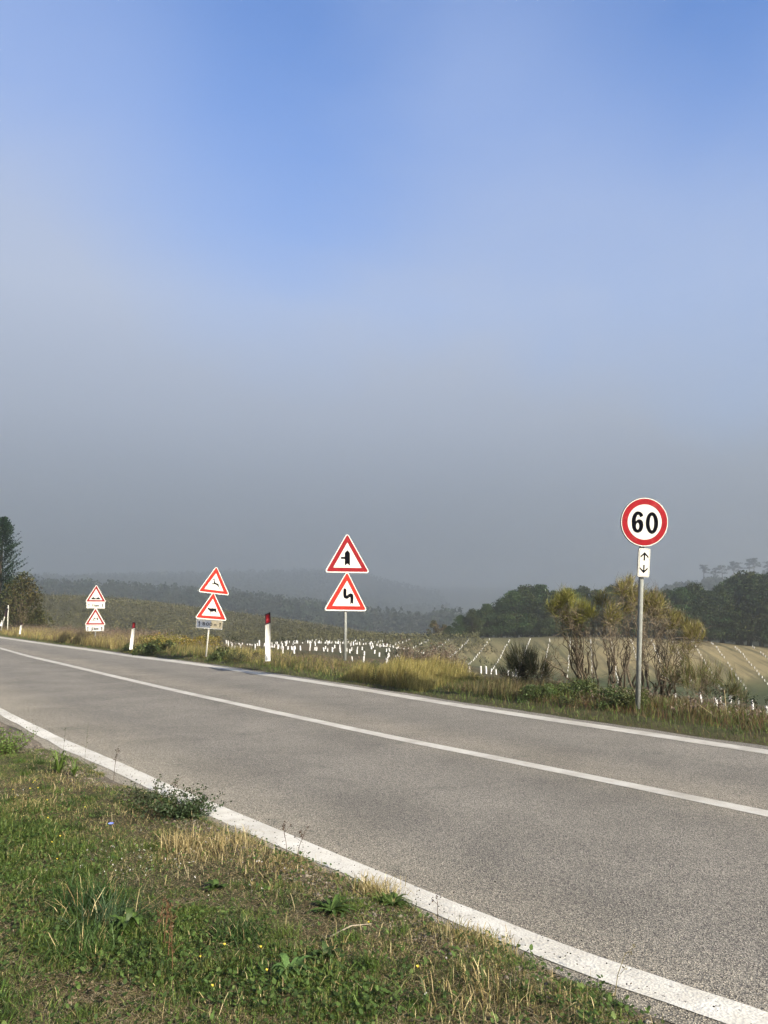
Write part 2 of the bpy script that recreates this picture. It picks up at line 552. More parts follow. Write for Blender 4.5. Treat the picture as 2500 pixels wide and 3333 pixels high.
# colour of the soil / grass cover
def cover(x, y):
    t, s = st(x, y)
    f = sF(t, 1)
    e = s - f
    n1 = hash_noise(x, y, 0.5, 5); n2 = hash_noise(x, y, 7, 6); n3 = hash_noise(x, y, 22, 7)
    soil = np.array([0.115, 0.092, 0.052]); green = np.array([0.055, 0.066, 0.026]); hay = np.array([0.25, 0.205, 0.11])  # soil colour darkened to put shadow into the gaps between grass blades
    hill = np.array([0.085, 0.082, 0.045]); dark = np.array([0.03, 0.035, 0.02]); gravel = np.array([0.20, 0.17, 0.135])
    def mx(a, b, k):
        return a * (1 - k[..., None]) + b * k[..., None]
    col = mx(np.broadcast_to(soil, x.shape + (3,)), green, np.clip(0.2 + 0.6 * n1, 0, 1))
    gr = smooth01(sG(t) - s, -0.05, 0.12)
    col = mx(col, gravel, (1 - gr) * (s < f))
    fld = smooth01(e, 4, 9)
    fcol = mx(np.broadcast_to(np.array([0.075, 0.075, 0.035]), x.shape + (3,)), np.array([0.12, 0.095, 0.055]), np.clip(n2 * 1.4 - 0.3, 0, 1))
    col = mx(col, fcol, fld)
    # hay hillside between the valley floor and the wood
    q = x * 0.967 - y * 0.254
    hz = smooth01(y, 100, 106) * (1 - smooth01(y, 128, 131)) * smooth01(x, -14, -2) * smooth01(e, 20, 30)
    patch = np.clip(1.25 - 1.1 * hash_noise(x * 0.5, y * 2.0, 4, 9) * (1 - smooth01(x, 22, 40)), 0, 1)
    hc = mx(np.broadcast_to(np.array([0.10, 0.12, 0.05]), x.shape + (3,)), hay, patch)
    col = mx(col, hc, hz)
    gz = smooth01(y, 70, 90) * (1 - smooth01(y, 101, 107)) * smooth01(x, 0, 10)
    col = mx(col, np.broadcast_to(np.array([0.055, 0.075, 0.03]), x.shape + (3,)), gz * 0.85)
    hl = smooth01(y, 118, 124) * (1 - smooth01(x, -2, 6))
    col = mx(col, np.broadcast_to(hill, x.shape + (3,)) * (0.75 + 0.5 * n3[..., None]), hl)
    fr = smooth01(y, 200, 215) + (smooth01(y, 130, 134) * smooth01(x, 0, 8))
    col = mx(col, dark, np.clip(fr, 0, 1))
    return col

ni, nj = TT.shape
idx = np.arange(ni * nj).reshape(ni, nj)
a, b, c, d = idx[:-1, :-1].ravel(), idx[1:, :-1].ravel(), idx[1:, 1:].ravel(), idx[:-1, 1:].ravel()
gm, nt, out = mat('ground_cover')
p = nt.nodes.new('ShaderNodeBsdfPrincipled')
at_ = nt.nodes.new('ShaderNodeAttribute'); at_.attribute_name = 'Col'
geo = nt.nodes.new('ShaderNodeNewGeometry')
c1 = ramp(nt, noise(nt, 9, 8, 0.7, geo.outputs['Position']), [(0.25, (0.45,) * 3), (0.75, (1.45,) * 3)])
c2 = ramp(nt, noise(nt, 0.35, 6, 0.65, geo.outputs['Position']), [(0.3, (0.75,) * 3), (0.7, (1.2,) * 3)])
cc = mixc(nt, at_.outputs['Color'], c1, 0.8, 'MULTIPLY')
cc = mixc(nt, cc, (0.56, 0.56, 0.56), 1.0, 'MULTIPLY')
cc = mixc(nt, cc, c2, 1.0, 'MULTIPLY')
# mowing and harrow lines of the hay field run with the planted rows
mp = nt.nodes.new('ShaderNodeMapping'); mp.vector_type = 'POINT'
mp.inputs['Rotation'].default_value = (0, 0, R(14.7)); mp.inputs['Scale'].default_value = (0.85, 0.035, 0.05)
nt.links.new(geo.outputs['Position'], mp.inputs['Vector'])
stripes = ramp(nt, noise(nt, 1.3, 3, 0.6, mp.outputs[0], 0.15), [(0.38, (0.45, 0.5, 0.5)), (0.52, (1.08,) * 3)])
sepc = nt.nodes.new('ShaderNodeSeparateColor'); nt.links.new(at_.outputs['Color'], sepc.inputs[0])
isf = ramp(nt, sepc.outputs[0], [(0.14, (0, 0, 0)), (0.19, (0.9,) * 3)])
cc = mixc(nt, cc, stripes, isf, 'MULTIPLY')
nt.links.new(cc, p.inputs['Base Color'])
p.inputs['Roughness'].default_value = 0.95
p.inputs['Specular IOR Level'].default_value = 0.1
bp = nt.nodes.new('ShaderNodeBump'); bp.inputs['Strength'].default_value = 0.7; bp.inputs['Distance'].default_value = 0.03
nt.links.new(noise(nt, 30, 6, 0.7, geo.outputs['Position']), bp.inputs['Height'])
nt.links.new(bp.outputs[0], p.inputs['Normal'])
nt.links.new(p.outputs[0], out.inputs['Surface'])
mb = MB()
mb.add(np.stack([GX, GY, GZ], -1).reshape(-1, 3), np.concatenate([np.stack([a, c, b], -1), np.stack([a, d, c], -1)]), cover(GX, GY).reshape(-1, 3))
ground = tag(mb.build('ground', gm, smooth=True), kind='structure')

# ------------------------------------------------------------------ road surface and markings
am, nt, out = mat('old_asphalt')
p = nt.nodes.new('ShaderNodeBsdfPrincipled')
geo = nt.nodes.new('ShaderNodeNewGeometry')
pos = geo.outputs['Position']
vor = nt.nodes.new('ShaderNodeTexVoronoi'); vor.inputs['Scale'].default_value = 160; nt.links.new(pos, vor.inputs['Vector'])
sepv = nt.nodes.new('ShaderNodeSeparateColor'); nt.links.new(vor.outputs['Color'], sepv.inputs[0])
stone = ramp(nt, sepv.outputs[0], [(0.0, (0.045, 0.043, 0.04)), (0.3, (0.13, 0.12, 0.108)), (0.65, (0.20, 0.185, 0.162)), (1.0, (0.36, 0.33, 0.28))])
fine = ramp(nt, noise(nt, 150, 3, 0.8, pos), [(0.36, (0.35,) * 3), (0.6, (1.3,) * 3)])
base = mixc(nt, stone, fine, 0.85, 'MULTIPLY')
base = mixc(nt, base, (0.885, 0.885, 0.86), 1.0, 'MULTIPLY')
# wear along the lanes: coordinate across the road
dotn = nt.nodes.new('ShaderNodeVectorMath'); dotn.operation = 'DOT_PRODUCT'
nt.links.new(pos, dotn.inputs[0]); dotn.inputs[1].default_value = (N_[0], N_[1], 0)
wob = nt.nodes.new('ShaderNodeMath'); wob.operation = 'MULTIPLY_ADD'
nt.links.new(noise(nt, 0.22, 3, 0.5, pos), wob.inputs[0]); wob.inputs[1].default_value = 1.0
nt.links.new(dotn.outputs['Value'], wob.inputs[2])
track = nt.nodes.new('ShaderNodeMapRange'); track.inputs['From Min'].default_value = 2.0; track.inputs['From Max'].default_value = 10.0
nt.links.new(wob.outputs[0], track.inputs['Value'])
tr = ramp(nt, track.outputs[0], [(0.12, (1.28, 1.25, 1.16)), (0.24, (0.88,) * 3), (0.36, (1.0,) * 3), (0.47, (0.86,) * 3), (0.56, (1.14, 1.11, 1.05)), (0.66, (0.86,) * 3), (0.78, (0.99,) * 3), (0.9, (0.92,) * 3)])
base = mixc(nt, base, tr, 1.0, 'MULTIPLY')
blot = ramp(nt, noise(nt, 0.9, 5, 0.6, pos, 0.6), [(0.3, (0.80,) * 3), (0.7, (1.12,) * 3)])
base = mixc(nt, base, blot, 1.0, 'MULTIPLY')
spot = ramp(nt, noise(nt, 1.7, 4, 0.55, pos, 0.8), [(0.63, (1, 1, 1)), (0.72, (0.72, 0.74, 0.74))])
base = mixc(nt, base, spot, 1.0, 'MULTIPLY')
nt.links.new(base, p.inputs['Base Color'])
p.inputs['Roughness'].default_value = 0.8
p.inputs['Specular IOR Level'].default_value = 0.25
bp = nt.nodes.new('ShaderNodeBump'); bp.inputs['Strength'].default_value = 0.8; bp.inputs['Distance'].default_value = 0.006
nt.links.new(vor.outputs['Distance'], bp.inputs['Height'])
nt.links.new(bp.outputs[0], p.inputs['Normal'])
nt.links.new(p.outputs[0], out.inputs['Surface'])

def strip(name, f0, f1, z, m, t0=-150, t1=300):
    ts = np.concatenate([np.arange(t0, -6, 4.0), np.arange(-6, 60, 0.2), np.arange(60, t1, 4.0)])
    lo, hi = f0(ts), f1(ts)
    x0, y0 = xy(ts, lo); x1, y1 = xy(ts, hi)
    n = len(ts)
    V = np.concatenate([np.stack([x0, y0, np.full(n, z)], -1), np.stack([x1, y1, np.full(n, z)], -1)])
    i = np.arange(n - 1)
    T = np.concatenate([np.stack([i, i + n, i + n + 1], -1), np.stack([i, i + n + 1, i + 1], -1)])
    return tag(MB().add(V, T).build(name, m), kind='structure')

def edge_wob(t, sd, amp=0.06):
    return (hash_noise(t, t * 0, 0.6, sd) - 0.5) * amp * 2 + (hash_noise(t, t * 0, 0.13, sd + 3) - 0.5) * amp
strip('road', lambda t: sN(t, 0) - 0.12 + edge_wob(t, 11, 0.045), lambda t: sF(t, 1) + 0.22 + edge_wob(t, 12, 0.04), 0.0, am)

def line_mat(name, chip_lo, chip_hi, col=(0.44, 0.43, 0.395)):
    m, nt, out = mat(name)
    p = nt.nodes.new('ShaderNodeBsdfPrincipled')
    geo = nt.nodes.new('ShaderNodeNewGeometry'); pos = geo.outputs['Position']
    v = nt.nodes.new('ShaderNodeTexVoronoi'); v.inputs['Scale'].default_value = 70; nt.links.new(pos, v.inputs['Vector'])
    n1 = noise(nt, 26, 6, 0.72, pos)
    wear = ramp(nt, n1, [(chip_lo, (0.0,) * 3), (chip_hi, (1.0,) * 3)])
    dirt = ramp(nt, noise(nt, 5, 6, 0.7, pos), [(0.35, (0.80, 0.78, 0.74)), (0.65, (1.06,) * 3)])
    c = mixc(nt, col, dirt, 0.8, 'MULTIPLY')
    c = mixc(nt, c, ramp(nt, noise(nt, 1.3, 5, 0.65, pos), [(0.35, (0.78, 0.77, 0.75)), (0.6, (1.04,) * 3)]), 1.0, 'MULTIPLY')
    c = mixc(nt, c, (0.10, 0.095, 0.085), wear)
    nt.links.new(c, p.inputs['Base Color'])
    p.inputs['Roughness'].default_value = 0.7
    p.inputs['Specular IOR Level'].default_value = 0.2
    bp = nt.nodes.new('ShaderNodeBump'); bp.inputs['Strength'].default_value = 0.6; bp.inputs['Distance'].default_value = 0.004
    nt.links.new(v.outputs['Distance'], bp.inputs['Height'])
    nt.links.new(bp.outputs[0], p.inputs['Normal'])
    nt.links.new(p.outputs[0], out.inputs['Surface'])
    return m
lm = line_mat('worn_edge_paint', 0.60, 0.68)
lm2 = line_mat('road_paint', 0.64, 0.74, (0.36, 0.35, 0.32))
strip('near_edge_line', lambda t: sN(t, 0) + edge_wob(t, 13, 0.012), lambda t: sN(t, 1) + edge_wob(t, 14, 0.010), 0.004, lm)
strip('centre_line', lambda t: sC(t, 0) + edge_wob(t, 15, 0.003), lambda t: sC(t, 1) + edge_wob(t, 16, 0.003), 0.004, lm2)
strip('far_edge_line', lambda t: sF(t, 0), lambda t: sF(t, 1), 0.004, lm2)

# ------------------------------------------------------------------ haze
HAZE_TOP = 112.0
hm, nt, out = mat('haze_air')
pv = nt.nodes.new('ShaderNodeVolumePrincipled')
pv.inputs['Color'].default_value = (0.94, 0.965, 0.94, 1)
pv.inputs['Density'].default_value = 0.0014
pv.inputs['Anisotropy'].default_value = 0.80
nt.links.new(pv.outputs[0], out.inputs['Volume'])
zmin = float(GZ.min()) - 1.0
hb = MB().box((-2750, -2750, zmin), (2750, 2750, HAZE_TOP)).build('haze', hm)
tag(hb, kind='stuff')

# ================================================================== distant and middle-distance vegetation
def unit(n):
    v = rng.normal(size=(n, 3)); return v / np.linalg.norm(v, axis=1, keepdims=True)

def cards(centers, size, col, asp=0.7, tri=False, up=0.0, jit=0.35):
    """leaf-sized faces, randomly turned; returns V,T,colours"""
    n = len(centers)
    a = unit(n); a[:, 2] += up; a /= np.linalg.norm(a, axis=1, keepdims=True)
    b = np.cross(a, unit(n)); b /= np.linalg.norm(b, axis=1, keepdims=True)
    size = np.broadcast_to(np.asarray(size, float), (n,)) * rng.uniform(0.65, 1.35, n)
    a = a * size[:, None] * 0.5; b = b * (size * asp)[:, None] * 0.5
    col = np.broadcast_to(np.asarray(col, float), (n, 3)) * rng.uniform(1 - jit, 1 + jit, (n, 1))
    if tri:
        V = np.stack([centers - a - b, centers + b - a * 0.2, centers + a], 1).reshape(-1, 3)
        k = np.arange(n) * 3
        return V, np.stack([k, k + 1, k + 2], -1), np.repeat(col, 3, 0)
    V = np.stack([centers - a, centers - b, centers + a, centers + b], 1).reshape(-1, 3)
    k = np.arange(n) * 4
    T = np.concatenate([np.stack([k, k + 1, k + 2], -1), np.stack([k, k + 2, k + 3], -1)])
    return V, T, np.repeat(col, 4, 0)

def clump_pts(c, r, n):
    """points in a blob, denser at its shell"""
    return np.asarray(c) + unit(n) * (np.asarray(r) * (rng.uniform(0.35, 1, (n, 1)) ** 0.5))

OAK = np.array([0.034, 0.062, 0.022])
def oak_mesh(h, w, n_clumps, per, leaf, base=OAK, low=0.12, name='broadleaf_tree'):
    """returns crown MB, trunk MB for a tree of height h, width w rooted at 0"""
    cr, tk = MB(), MB()
    tk.tube([(0, 0, -0.6), (0.05, 0, h * 0.25), (-0.1, 0.1, h * 0.55)], [0.05 * h * .6, 0.035 * h * .6, 0.012 * h], 7, col=(0.07, 0.055, 0.04))
    for i in range(n_clumps):
        th = rng.uniform(0, 2 * math.pi)
        zz = rng.uniform(low, 0.94)
        prof = math.sin(min(1.0, (zz + 0.16) * 0.95) * math.pi) ** 0.5
        rr = w * 0.5 * prof * math.sqrt(rng.uniform(0.25, 1)) * rng.uniform(0.75, 1.12)
        c = (rr * math.cos(th), rr * math.sin(th), zz * h)
        cs = rng.uniform(0.09, 0.17) * h
        hue = base * rng.uniform(0.7, 1.4) * np.array([rng.uniform(0.85, 1.35), 1.0, rng.uniform(0.8, 1.1)])
        cr.add(*cards(clump_pts(c, (cs, cs, cs * 0.6), per), leaf, hue, 0.75, jit=0.2))
        if i % 4 == 0:
            tk.tube([(0, 0, h * rng.uniform(0.15, 0.4)), (c[0] * 0.5, c[1] * 0.5, c[2] * 0.75), c], [0.014 * h, 0.009 * h, 0.003 * h], 5, col=(0.07, 0.055, 0.04), caps=False)
    return cr, tk

def plant_tree(kind, protos, x, y, h, label, cat, group, z=None):
    crm, tkm, h0 = protos
    z = float(H(x, y)) if z is None else z
    e = empty(kind, (x, y, z - 0.1), rng.uniform(0, 6.28))
    sx_ = h / h0
    e.scale = (sx_ * rng.uniform(0.88, 1.2), sx_ * rng.uniform(0.88, 1.2), sx_)
    for nm, me in (('crown', crm), ('trunk', tkm)):
        o = bpy.data.objects.new(nm, me); C.objects.link(o); o.parent = e
    tag(e, label, cat, group)
    return e

def make_proto(fn, cm='crown'):
    cr, tk = fn
    a = cr.build('crown', M[cm]); b = tk.build('trunk', M['bark'], smooth=True)
    ma, mb_ = a.data, b.data
    bpy.data.objects.remove(a); bpy.data.objects.remove(b)
    return ma, mb_

oaks = []
for k in range(4):
    ma, mb_ = make_proto(oak_mesh(10, 8.5, 105, 90, 0.30, OAK * [1.0, 1.25, 0.9, 1.1][k] * np.array([[1, 1, 1], [0.95, 1.05, 0.9], [1.25, 1.0, 0.9], [1.1, 1.0, 1.0]][k])))
    oaks.append((ma, mb_, 10.0))
autumn = (*make_proto(oak_mesh(8, 5, 50, 60, 0.38, np.array([0.11, 0.10, 0.04]))), 8.0)

# oaks along the far edge of the hay field: pixel x of the trunk, pixel y of the top, distance
front = [(1462, 2040, 136), (1500, 2005, 138), (1538, 1985, 137), (1585, 1968, 140), (1630, 1962, 141), (1672, 1925, 140), (1712, 1908, 141), (1757, 1905, 140),
         (1803, 1926, 139), (1850, 1918, 139), (1898, 1912, 140), (1945, 1922, 138), (1990, 1908, 138), (2035, 1925, 137), (2082, 1935, 137), (2128, 1926, 136),
         (2172, 1922, 136), (2215, 1915, 134), (2258, 1902, 135), (2300, 1925, 133), (2345, 1905, 133), (2388, 1880, 134), (2425, 1864, 133), (2465, 1872, 132), (2510, 1868, 131),
         (2560, 1860, 131), (2612, 1868, 130), (2665, 1860, 130)]
places = ['second', 'third', 'fourth', 'fifth', 'sixth', 'seventh', 'eighth', 'ninth', 'tenth', 'eleventh', 'twelfth', 'thirteenth', 'fourteenth', 'fifteenth', 'sixteenth',
          'seventeenth', 'eighteenth', 'nineteenth', 'twentieth', 'twenty-first', 'twenty-second', 'twenty-third', 'twenty-fourth', 'twenty-fifth', 'twenty-sixth', 'twenty-seventh',
          'twenty-eighth', 'twenty-ninth', 'thirtieth', 'thirty-first', 'thirty-second', 'thirty-third', 'thirty-fourth', 'thirty-fifth', 'thirty-sixth']
for i, (px, py, Y) in enumerate(front):
    top = at(px, py, Y)
    g = float(H(top.x, top.y))
    lab = 'low dark green oak where the wood at the hay field edge begins' if i == 0 else \
          '%s dark green oak along the hay field edge, counted from the low end' % places[i - 1]
    plant_tree('oak_tree', oaks[i % 4], top.x, top.y, top.z - g + 0.3, lab, 'tree', 'oaks along the far edge of the hay field', z=g)
# second line of the wood just behind
for i in range(18):
    px = 1560 + i * 64 + rng.uniform(-15, 15)
    py = np.interp(px, [q[0] for q in front], [q[1] for q in front]) + rng.uniform(4, 22)
    top = at(px, py, 147 + rng.uniform(-2, 3)); g = float(H(top.x, top.y))
    lab = '%s oak in the second rank of the dark wood, counted from its low end' % (['first'] + places)[i]
    plant_tree('oak_tree', oaks[(i * 3 + 1) % 4], top.x, top.y, top.z - g, lab, 'tree', 'oaks in the second rank of the wood', z=g)
for px, py, Y, lab in ((1412, 2016, 150, 'small yellow autumn tree at the low end of the dark wood'), (1445, 2030, 152, 'pale yellow-green tree touching the first oak of the wood')):
    top = at(px, py, Y); g = float(H(top.x, top.y))
    plant_tree('autumn_tree', autumn, top.x, top.y, top.z - g, lab, 'tree', None, z=g)
# low hedge bushes on the field crest
bush_p = (*make_proto(oak_mesh(3, 4, 30, 40, 0.3, OAK * 0.8, low=0.05)), 3.0)
for px, py, Y, lab in ((1346, 2068, 130, 'small dark bush alone on the field crest before the yellow tree'), (1395, 2060, 133, 'low dark bush under the yellow tree on the field crest')):
    top = at(px, py, Y); g = float(H(top.x, top.y))
    plant_tree('field_bush', bush_p, top.x, top.y, top.z - g, lab, 'bush', None, z=g)

# pines on the ridge behind the wood
def pine_mesh(h, w, seed):
    cr, tk = MB(), MB()
    bend = rng.uniform(-0.02, 0.02) * h
    tk.tube([(0, 0, -1), (bend, 0, h * 0.5), (bend * 0.4, 0, h * 0.93)], [0.02 * h, 0.015 * h, 0.006 * h], 6, col=(0.10, 0.07, 0.055))
    for i in range(26):
        th = rng.uniform(0, 6.28); zz = rng.uniform(0.62, 0.97)
        rr = w * 0.5 * math.sqrt(rng.uniform(0.1, 1)) * (1.0 if zz < 0.85 else 0.65)
        c = (bend * 0.6 + rr * math.cos(th), rr * math.sin(th), zz * h)
        cr.add(*cards(clump_pts(c, (w * 0.14, w * 0.14, w * 0.07), 34), 0.3, np.array([0.035, 0.05, 0.028]), 0.6))
        if i % 2 == 0:
            tk.tube([(bend * 0.6, 0, h * zz * 0.93), c], [0.006 * h, 0.003 * h], 4, col=(0.10, 0.07, 0.055), caps=False)
    return cr, tk
pines = [(*make_proto(pine_mesh(10, 3.9, k)), 10.0) for k in range(3)]
PN = [(2289, 1836, 'lone umbrella-crowned pine on the misty ridge, farthest from the big oaks'),
      (2328, 1847, 'broad low pine on the misty ridge beside the lone pine'),
      (2349, 1838, 'slim pine on the misty ridge with a small round crown'),
      (2386, 1826, 'tall pine of the close pair midway along the misty ridge'),
      (2402, 1829, 'shorter pine of the close pair midway along the misty ridge'),
      (2438, 1817, 'thin pine leaning against the tallest pine on the misty ridge'),
      (2452, 1814, 'tallest broad-crowned pine on the misty ridge'),
      (2496, 1826, 'pine on the misty ridge nearest the edge of the view')]
for i, (px, py, lab) in enumerate(PN):
    top = at(px, py, 590); g = float(H(top.x, top.y))
    plant_tree('pine_tree', pines[i % 3], top.x, top.y, top.z - g + 0.2, lab, 'tree', 'pines on the misty ridge', z=g)

# far forest masses: nobody could count these
def forest(name, pts, hmin, hmax, col, per=70, leaf=1.1):
    m = MB()
    for (x, y) in pts:
        z = float(H(x, y)); h = rng.uniform(hmin, hmax); w = h * rng.uniform(0.55, 0.95)
        hue = np.asarray(col) * rng.uniform(0.7, 1.35) * np.array([rng.uniform(0.9, 1.25), 1, 1])
        pointed = rng.uniform() < 0.3
        k = per
        q = unit(k) * rng.uniform(0.5, 1, (k, 1)) ** 0.5
        q[:, 2] = q[:, 2] * 0.5 + 0.5
        if pointed: q[:, :2] *= (1.15 - q[:, 2:3])
        P_ = np.stack([x + q[:, 0] * w * 0.55, y + q[:, 1] * w * 0.55, z + q[:, 2] * h], -1)
        m.add(*cards(P_, leaf, hue, 0.8, jit=0.15))
    return tag(m.build(name, M['crown']), kind='stuff')

def spread(x0, x1, y0, y1, n, ok=None):
    out = []
    while len(out) < n:
        x, y = rng.uniform(x0, x1), rng.uniform(y0, y1)
        if ok is None or ok(x, y): out.append((x, y))
    return out
FC = (0.034, 0.046, 0.026)
# along the top of the scrub slope and behind it
forest('far_forest', spread(-360, -5, 500, 690, 900, lambda x, y: abs(x) < 0.53 * y + 10), 9, 20, FC, 80, 2.1)
forest('misty_hill_forest', spread(-790, 110, 1100, 1560, 1900, lambda x, y: abs(x) < 0.52 * y), 18, 32, FC, 55, 4.6)
forest('valley_woodland', spread(-60, 250, 470, 1150, 900, lambda x, y: x < 0.24 * y), 9, 18, FC, 70, 2.4)
forest('ridge_woodland', spread(110, 390, 530, 680, 620, lambda x, y: x < 0.62 * y), 6, 12.5, FC, 80, 1.7)
# pale thorny scrub among the valley woodland
forest('pale_scrub', spread(-5, 75, 520, 700, 150), 5, 11, (0.14, 0.13, 0.12), 60, 1.3)

# scrubby old planting on the slope: one mass of rows
def slope_scrub():
    m = MB()
    dirx, diry = math.cos(R(118)), math.sin(R(118))
    px_, py_ = -diry, dirx
    cs = []
    for a_ in np.arange(-150, 150, 1.9):
        for b_ in np.arange(-150, 150, 1.0):
            x = -35 + a_ * px_ + b_ * dirx + rng.uniform(-0.35, 0.35); y = 155 + a_ * py_ + b_ * diry + rng.uniform(-0.35, 0.35)
            if 112 < y < 208 and -0.56 * y - 4 < x < 16 and rng.uniform() < 0.86:
                cs.append((x, y))
    cs = np.array(cs); z = H(cs[:, 0], cs[:, 1])
    big = hash_noise(cs[:, 0], cs[:, 1], 14, 21)
    k = 15
    P_ = np.repeat(np.stack([cs[:, 0], cs[:, 1], z + 0.35], -1), k, 0) + rng.normal(size=(len(cs) * k, 3)) * np.array([0.38, 0.38, 0.30])
    cc_ = np.array([0.092, 0.09, 0.046])[None] * (0.7 + 0.65 * big[:, None]) * rng.uniform(0.65, 1.4, (len(cs), 1))
    cc_ = cc_ + (rng.uniform(size=(len(cs), 1)) < 0.10) * np.array([[0.05, 0.038, 0.02]])
    m.add(*cards(P_, 0.30, np.repeat(cc_, k, 0), 0.7, jit=0.2))
    # bare stakes along the skyline
    for i in range(110):
        y = rng.uniform(150, 192); x = rng.uniform(-0.5 * y, 5)
        zz = float(H(x, y)); m.tube([(x, y, zz), (x + rng.uniform(-.1, .1), y, zz + rng.uniform(1.1, 1.9))], 0.035, 4, col=(0.2, 0.19, 0.15))
    return tag(m.build('slope_scrub', M['crown']), kind='stuff')
slope_scrub()

# ------------------------------------------------------------------ cypress-like conifer and bush by the far bend
def conifer():
    Yc = 58.0
    top = at(13, 1692, Yc); bx = top.x
    g = float(H(bx, Yc)); h = top.z - g
    e = tag(empty('conifer_tree', (bx, Yc, g)), 'tall dark green conifer with upswept branches beside the far bend', 'tree')
    tk = MB().tube([(0, 0, -0.5), (0, 0, h * 0.5), (0, 0, h * 0.99)], [0.2, 0.12, 0.02], 8, col=(0.06, 0.05, 0.04))
    cr = MB()
    for i in range(860):
        zz = 1 - rng.uniform(0.0, 1.0) ** 1.15
        dep = (1 - zz) * h
        big = i % 3 == 0
        R0 = 0.07 + 1.55 * (dep / 3.5) ** 0.55
        L = R0 * (rng.uniform(0.85, 1.35) if big else rng.uniform(0.5, 0.85))
        th = rng.uniform(0, 6.28)
        d = np.array([math.cos(th), math.sin(th), rng.uniform(0.3, 0.6)])
        s0 = np.array([0, 0, zz * h - L * 0.4])
        n = 46 if big else 22
        u = rng.uniform(0.3, 1, (n, 1))
        P_ = s0 + d * u * L + rng.normal(size=(n, 3)) * (0.075 * (1.12 - u) + 0.01)
        P_[:, 2] += (u[:, 0] ** 3) * 0.25
        hue = np.array([0.016, 0.034, 0.016]) * (rng.uniform(1.0, 1.9) if big else rng.uniform(0.4, 1.0))
        cr.add(*cards(P_, 0.11, hue, 0.5))
    cr.build('crown', M['crown'], e); tk.build('trunk', M['bark'], e)
conifer()

def shrub(name, px, py_top, Y, w, label, cat, hue, n=120, leaf=0.16, per=34, twigs=26, wood=(0.18, 0.14, 0.10), g=None, group=None, shape=0.75, mat_='crown'):
    top = at(px, py_top, Y); g = float(H(top.x, Y)) if g is None else g
    h = top.z - g
    e = tag(empty(name, (top.x, Y, g)), label, cat, group)
    cr, tk = MB(), MB()
    for i in range(n):
        th = rng.uniform(0, 6.28); zz = rng.uniform(0.08, 0.97)
        rr = w * 0.5 * (1 - zz ** 2.2) ** shape * math.sqrt(rng.uniform(0.1, 1)) * rng.uniform(0.8, 1.15)
        c = np.array((rr * math.cos(th), rr * math.sin(th), zz * h))
        hh = np.asarray(hue) * rng.uniform(0.6, 1.5) * np.array([rng.uniform(0.85, 1.3), 1, 1])
        cr.add(*cards(clump_pts(c, np.array([0.11, 0.11, 0.12]) * h, per), leaf, hh, 0.6))
        if i < twigs:
            tk.tube([(rng.uniform(-.1, .1), rng.uniform(-.1, .1), 0), tuple(c * np.array([0.45, 0.45, 0.55])), tuple(c * 1.06)], [0.012 * h, 0.008 * h, 0.003 * h], 5, col=wood, caps=False)
    cr.build('foliage', M[mat_], e); tk.build('branches', M['bark'], e)
    return e
shrub('roadside_bush', 78, 1874, 55, 3.3, 'olive brown rounded bush leaning on the tall conifer', 'bush', (0.062, 0.066, 0.026), 150, 0.15, 34, 40)
shrub('roadside_bush', 118, 1985, 56, 2.4, 'low olive green bush at the foot of the brown rounded bush', 'bush', (0.07, 0.075, 0.03), 70, 0.15, 30, 12)

# ================================================================== tree guards
ROW = np.array([0.254, 0.967]); QD = np.array([0.967, -0.254])
def guard_proto(seed, leafy=True):
    r = random.Random(seed)
    g = MB(); n = 8; V = []
    L = 0.42; lean = (r.uniform(-.06, .06), r.uniform(-.04, .04))
    for k in range(5):
        f = k / 4
        for j in range(n):
            t = 2 * math.pi * j / n
            rad = 0.055 * (1 + r.uniform(-.16, .16))
            V.append((math.cos(t) * rad + lean[0] * f * L * 2, math.sin(t) * rad + lean[1] * f * L * 2, -0.03 + f * L + (r.uniform(-.02, .02) if k == 4 else 0)))
    T = []
    for k in range(4):
        for j in range(n):
            a_, b_ = k * n + j, k * n + (j + 1) % n
            T += [(a_, b_, b_ + n), (a_, b_ + n, a_ + n)]
    g.add(V, T)
    lf = MB()
    if leafy:
        hh = r.uniform(0.55, 0.95)
        lf.tube([(0, 0, 0), (0.01, 0, L), (lean[0], 0, hh)], [0.012, 0.01, 0.006], 5, col=(0.06, 0.05, 0.035))
        P_ = np.array([lean[0], 0, hh - 0.06]) + rng.normal(size=(26, 3)) * np.array([0.06, 0.06, 0.09])
        lf.add(*cards(P_, 0.085, np.array([0.03, 0.042, 0.024]), 0.55))
    return g, lf
gprotos = []
for k in range(6):
    g_, l_ = guard_proto(k)
    a_ = g_.build('sleeve', M['guard'], smooth=False); b_ = l_.build('young_vine', M['crown'])
    gprotos.append((a_.data, b_.data)); bpy.data.objects.remove(a_); bpy.data.objects.remove(b_)

ORD = ['first'] + places
def guard_positions():
    """(x, y, region, row index, index in the row, scale)"""
    out = []
    # hay hillside rows
    x0 = at(1659, 2083, 125)
    q0 = x0.x * QD[0] + x0.y * QD[1]
    for r_ in range(-9, 16):
        q = q0 + r_ * 3.14
        k = 0
        for a_ in np.arange(88, 150, 1.55):
            x, y = q * QD[0] + a_ * ROW[0], q * QD[1] + a_ * ROW[1]
            lim = 98.5 + (3 if x < 20 else 0)
            if lim < y < 125.2 and x < 0.56 * y and x > -0.16 * y:
                if rng.uniform() < 0.93:
                    out.append((x + rng.uniform(-.07, .07), y, 'hill', r_ + 9, k, 1.0)); k += 1
    return out

def in_view(x, y, z, m=15):
    # the camera's frame, as a plain visibility test used to decide which guards are worth building
    v = Vector((x, y, z - CAM_H))
    f = v.y * cP + v.z * sP; upv = -v.y * sP + v.z * cP
    px = 1250 + v.x / f * F_PX; py = 1666.5 - upv / f * F_PX
    return -m < px < 2500 + m, px, py

hill = guard_positions()
near_ = []
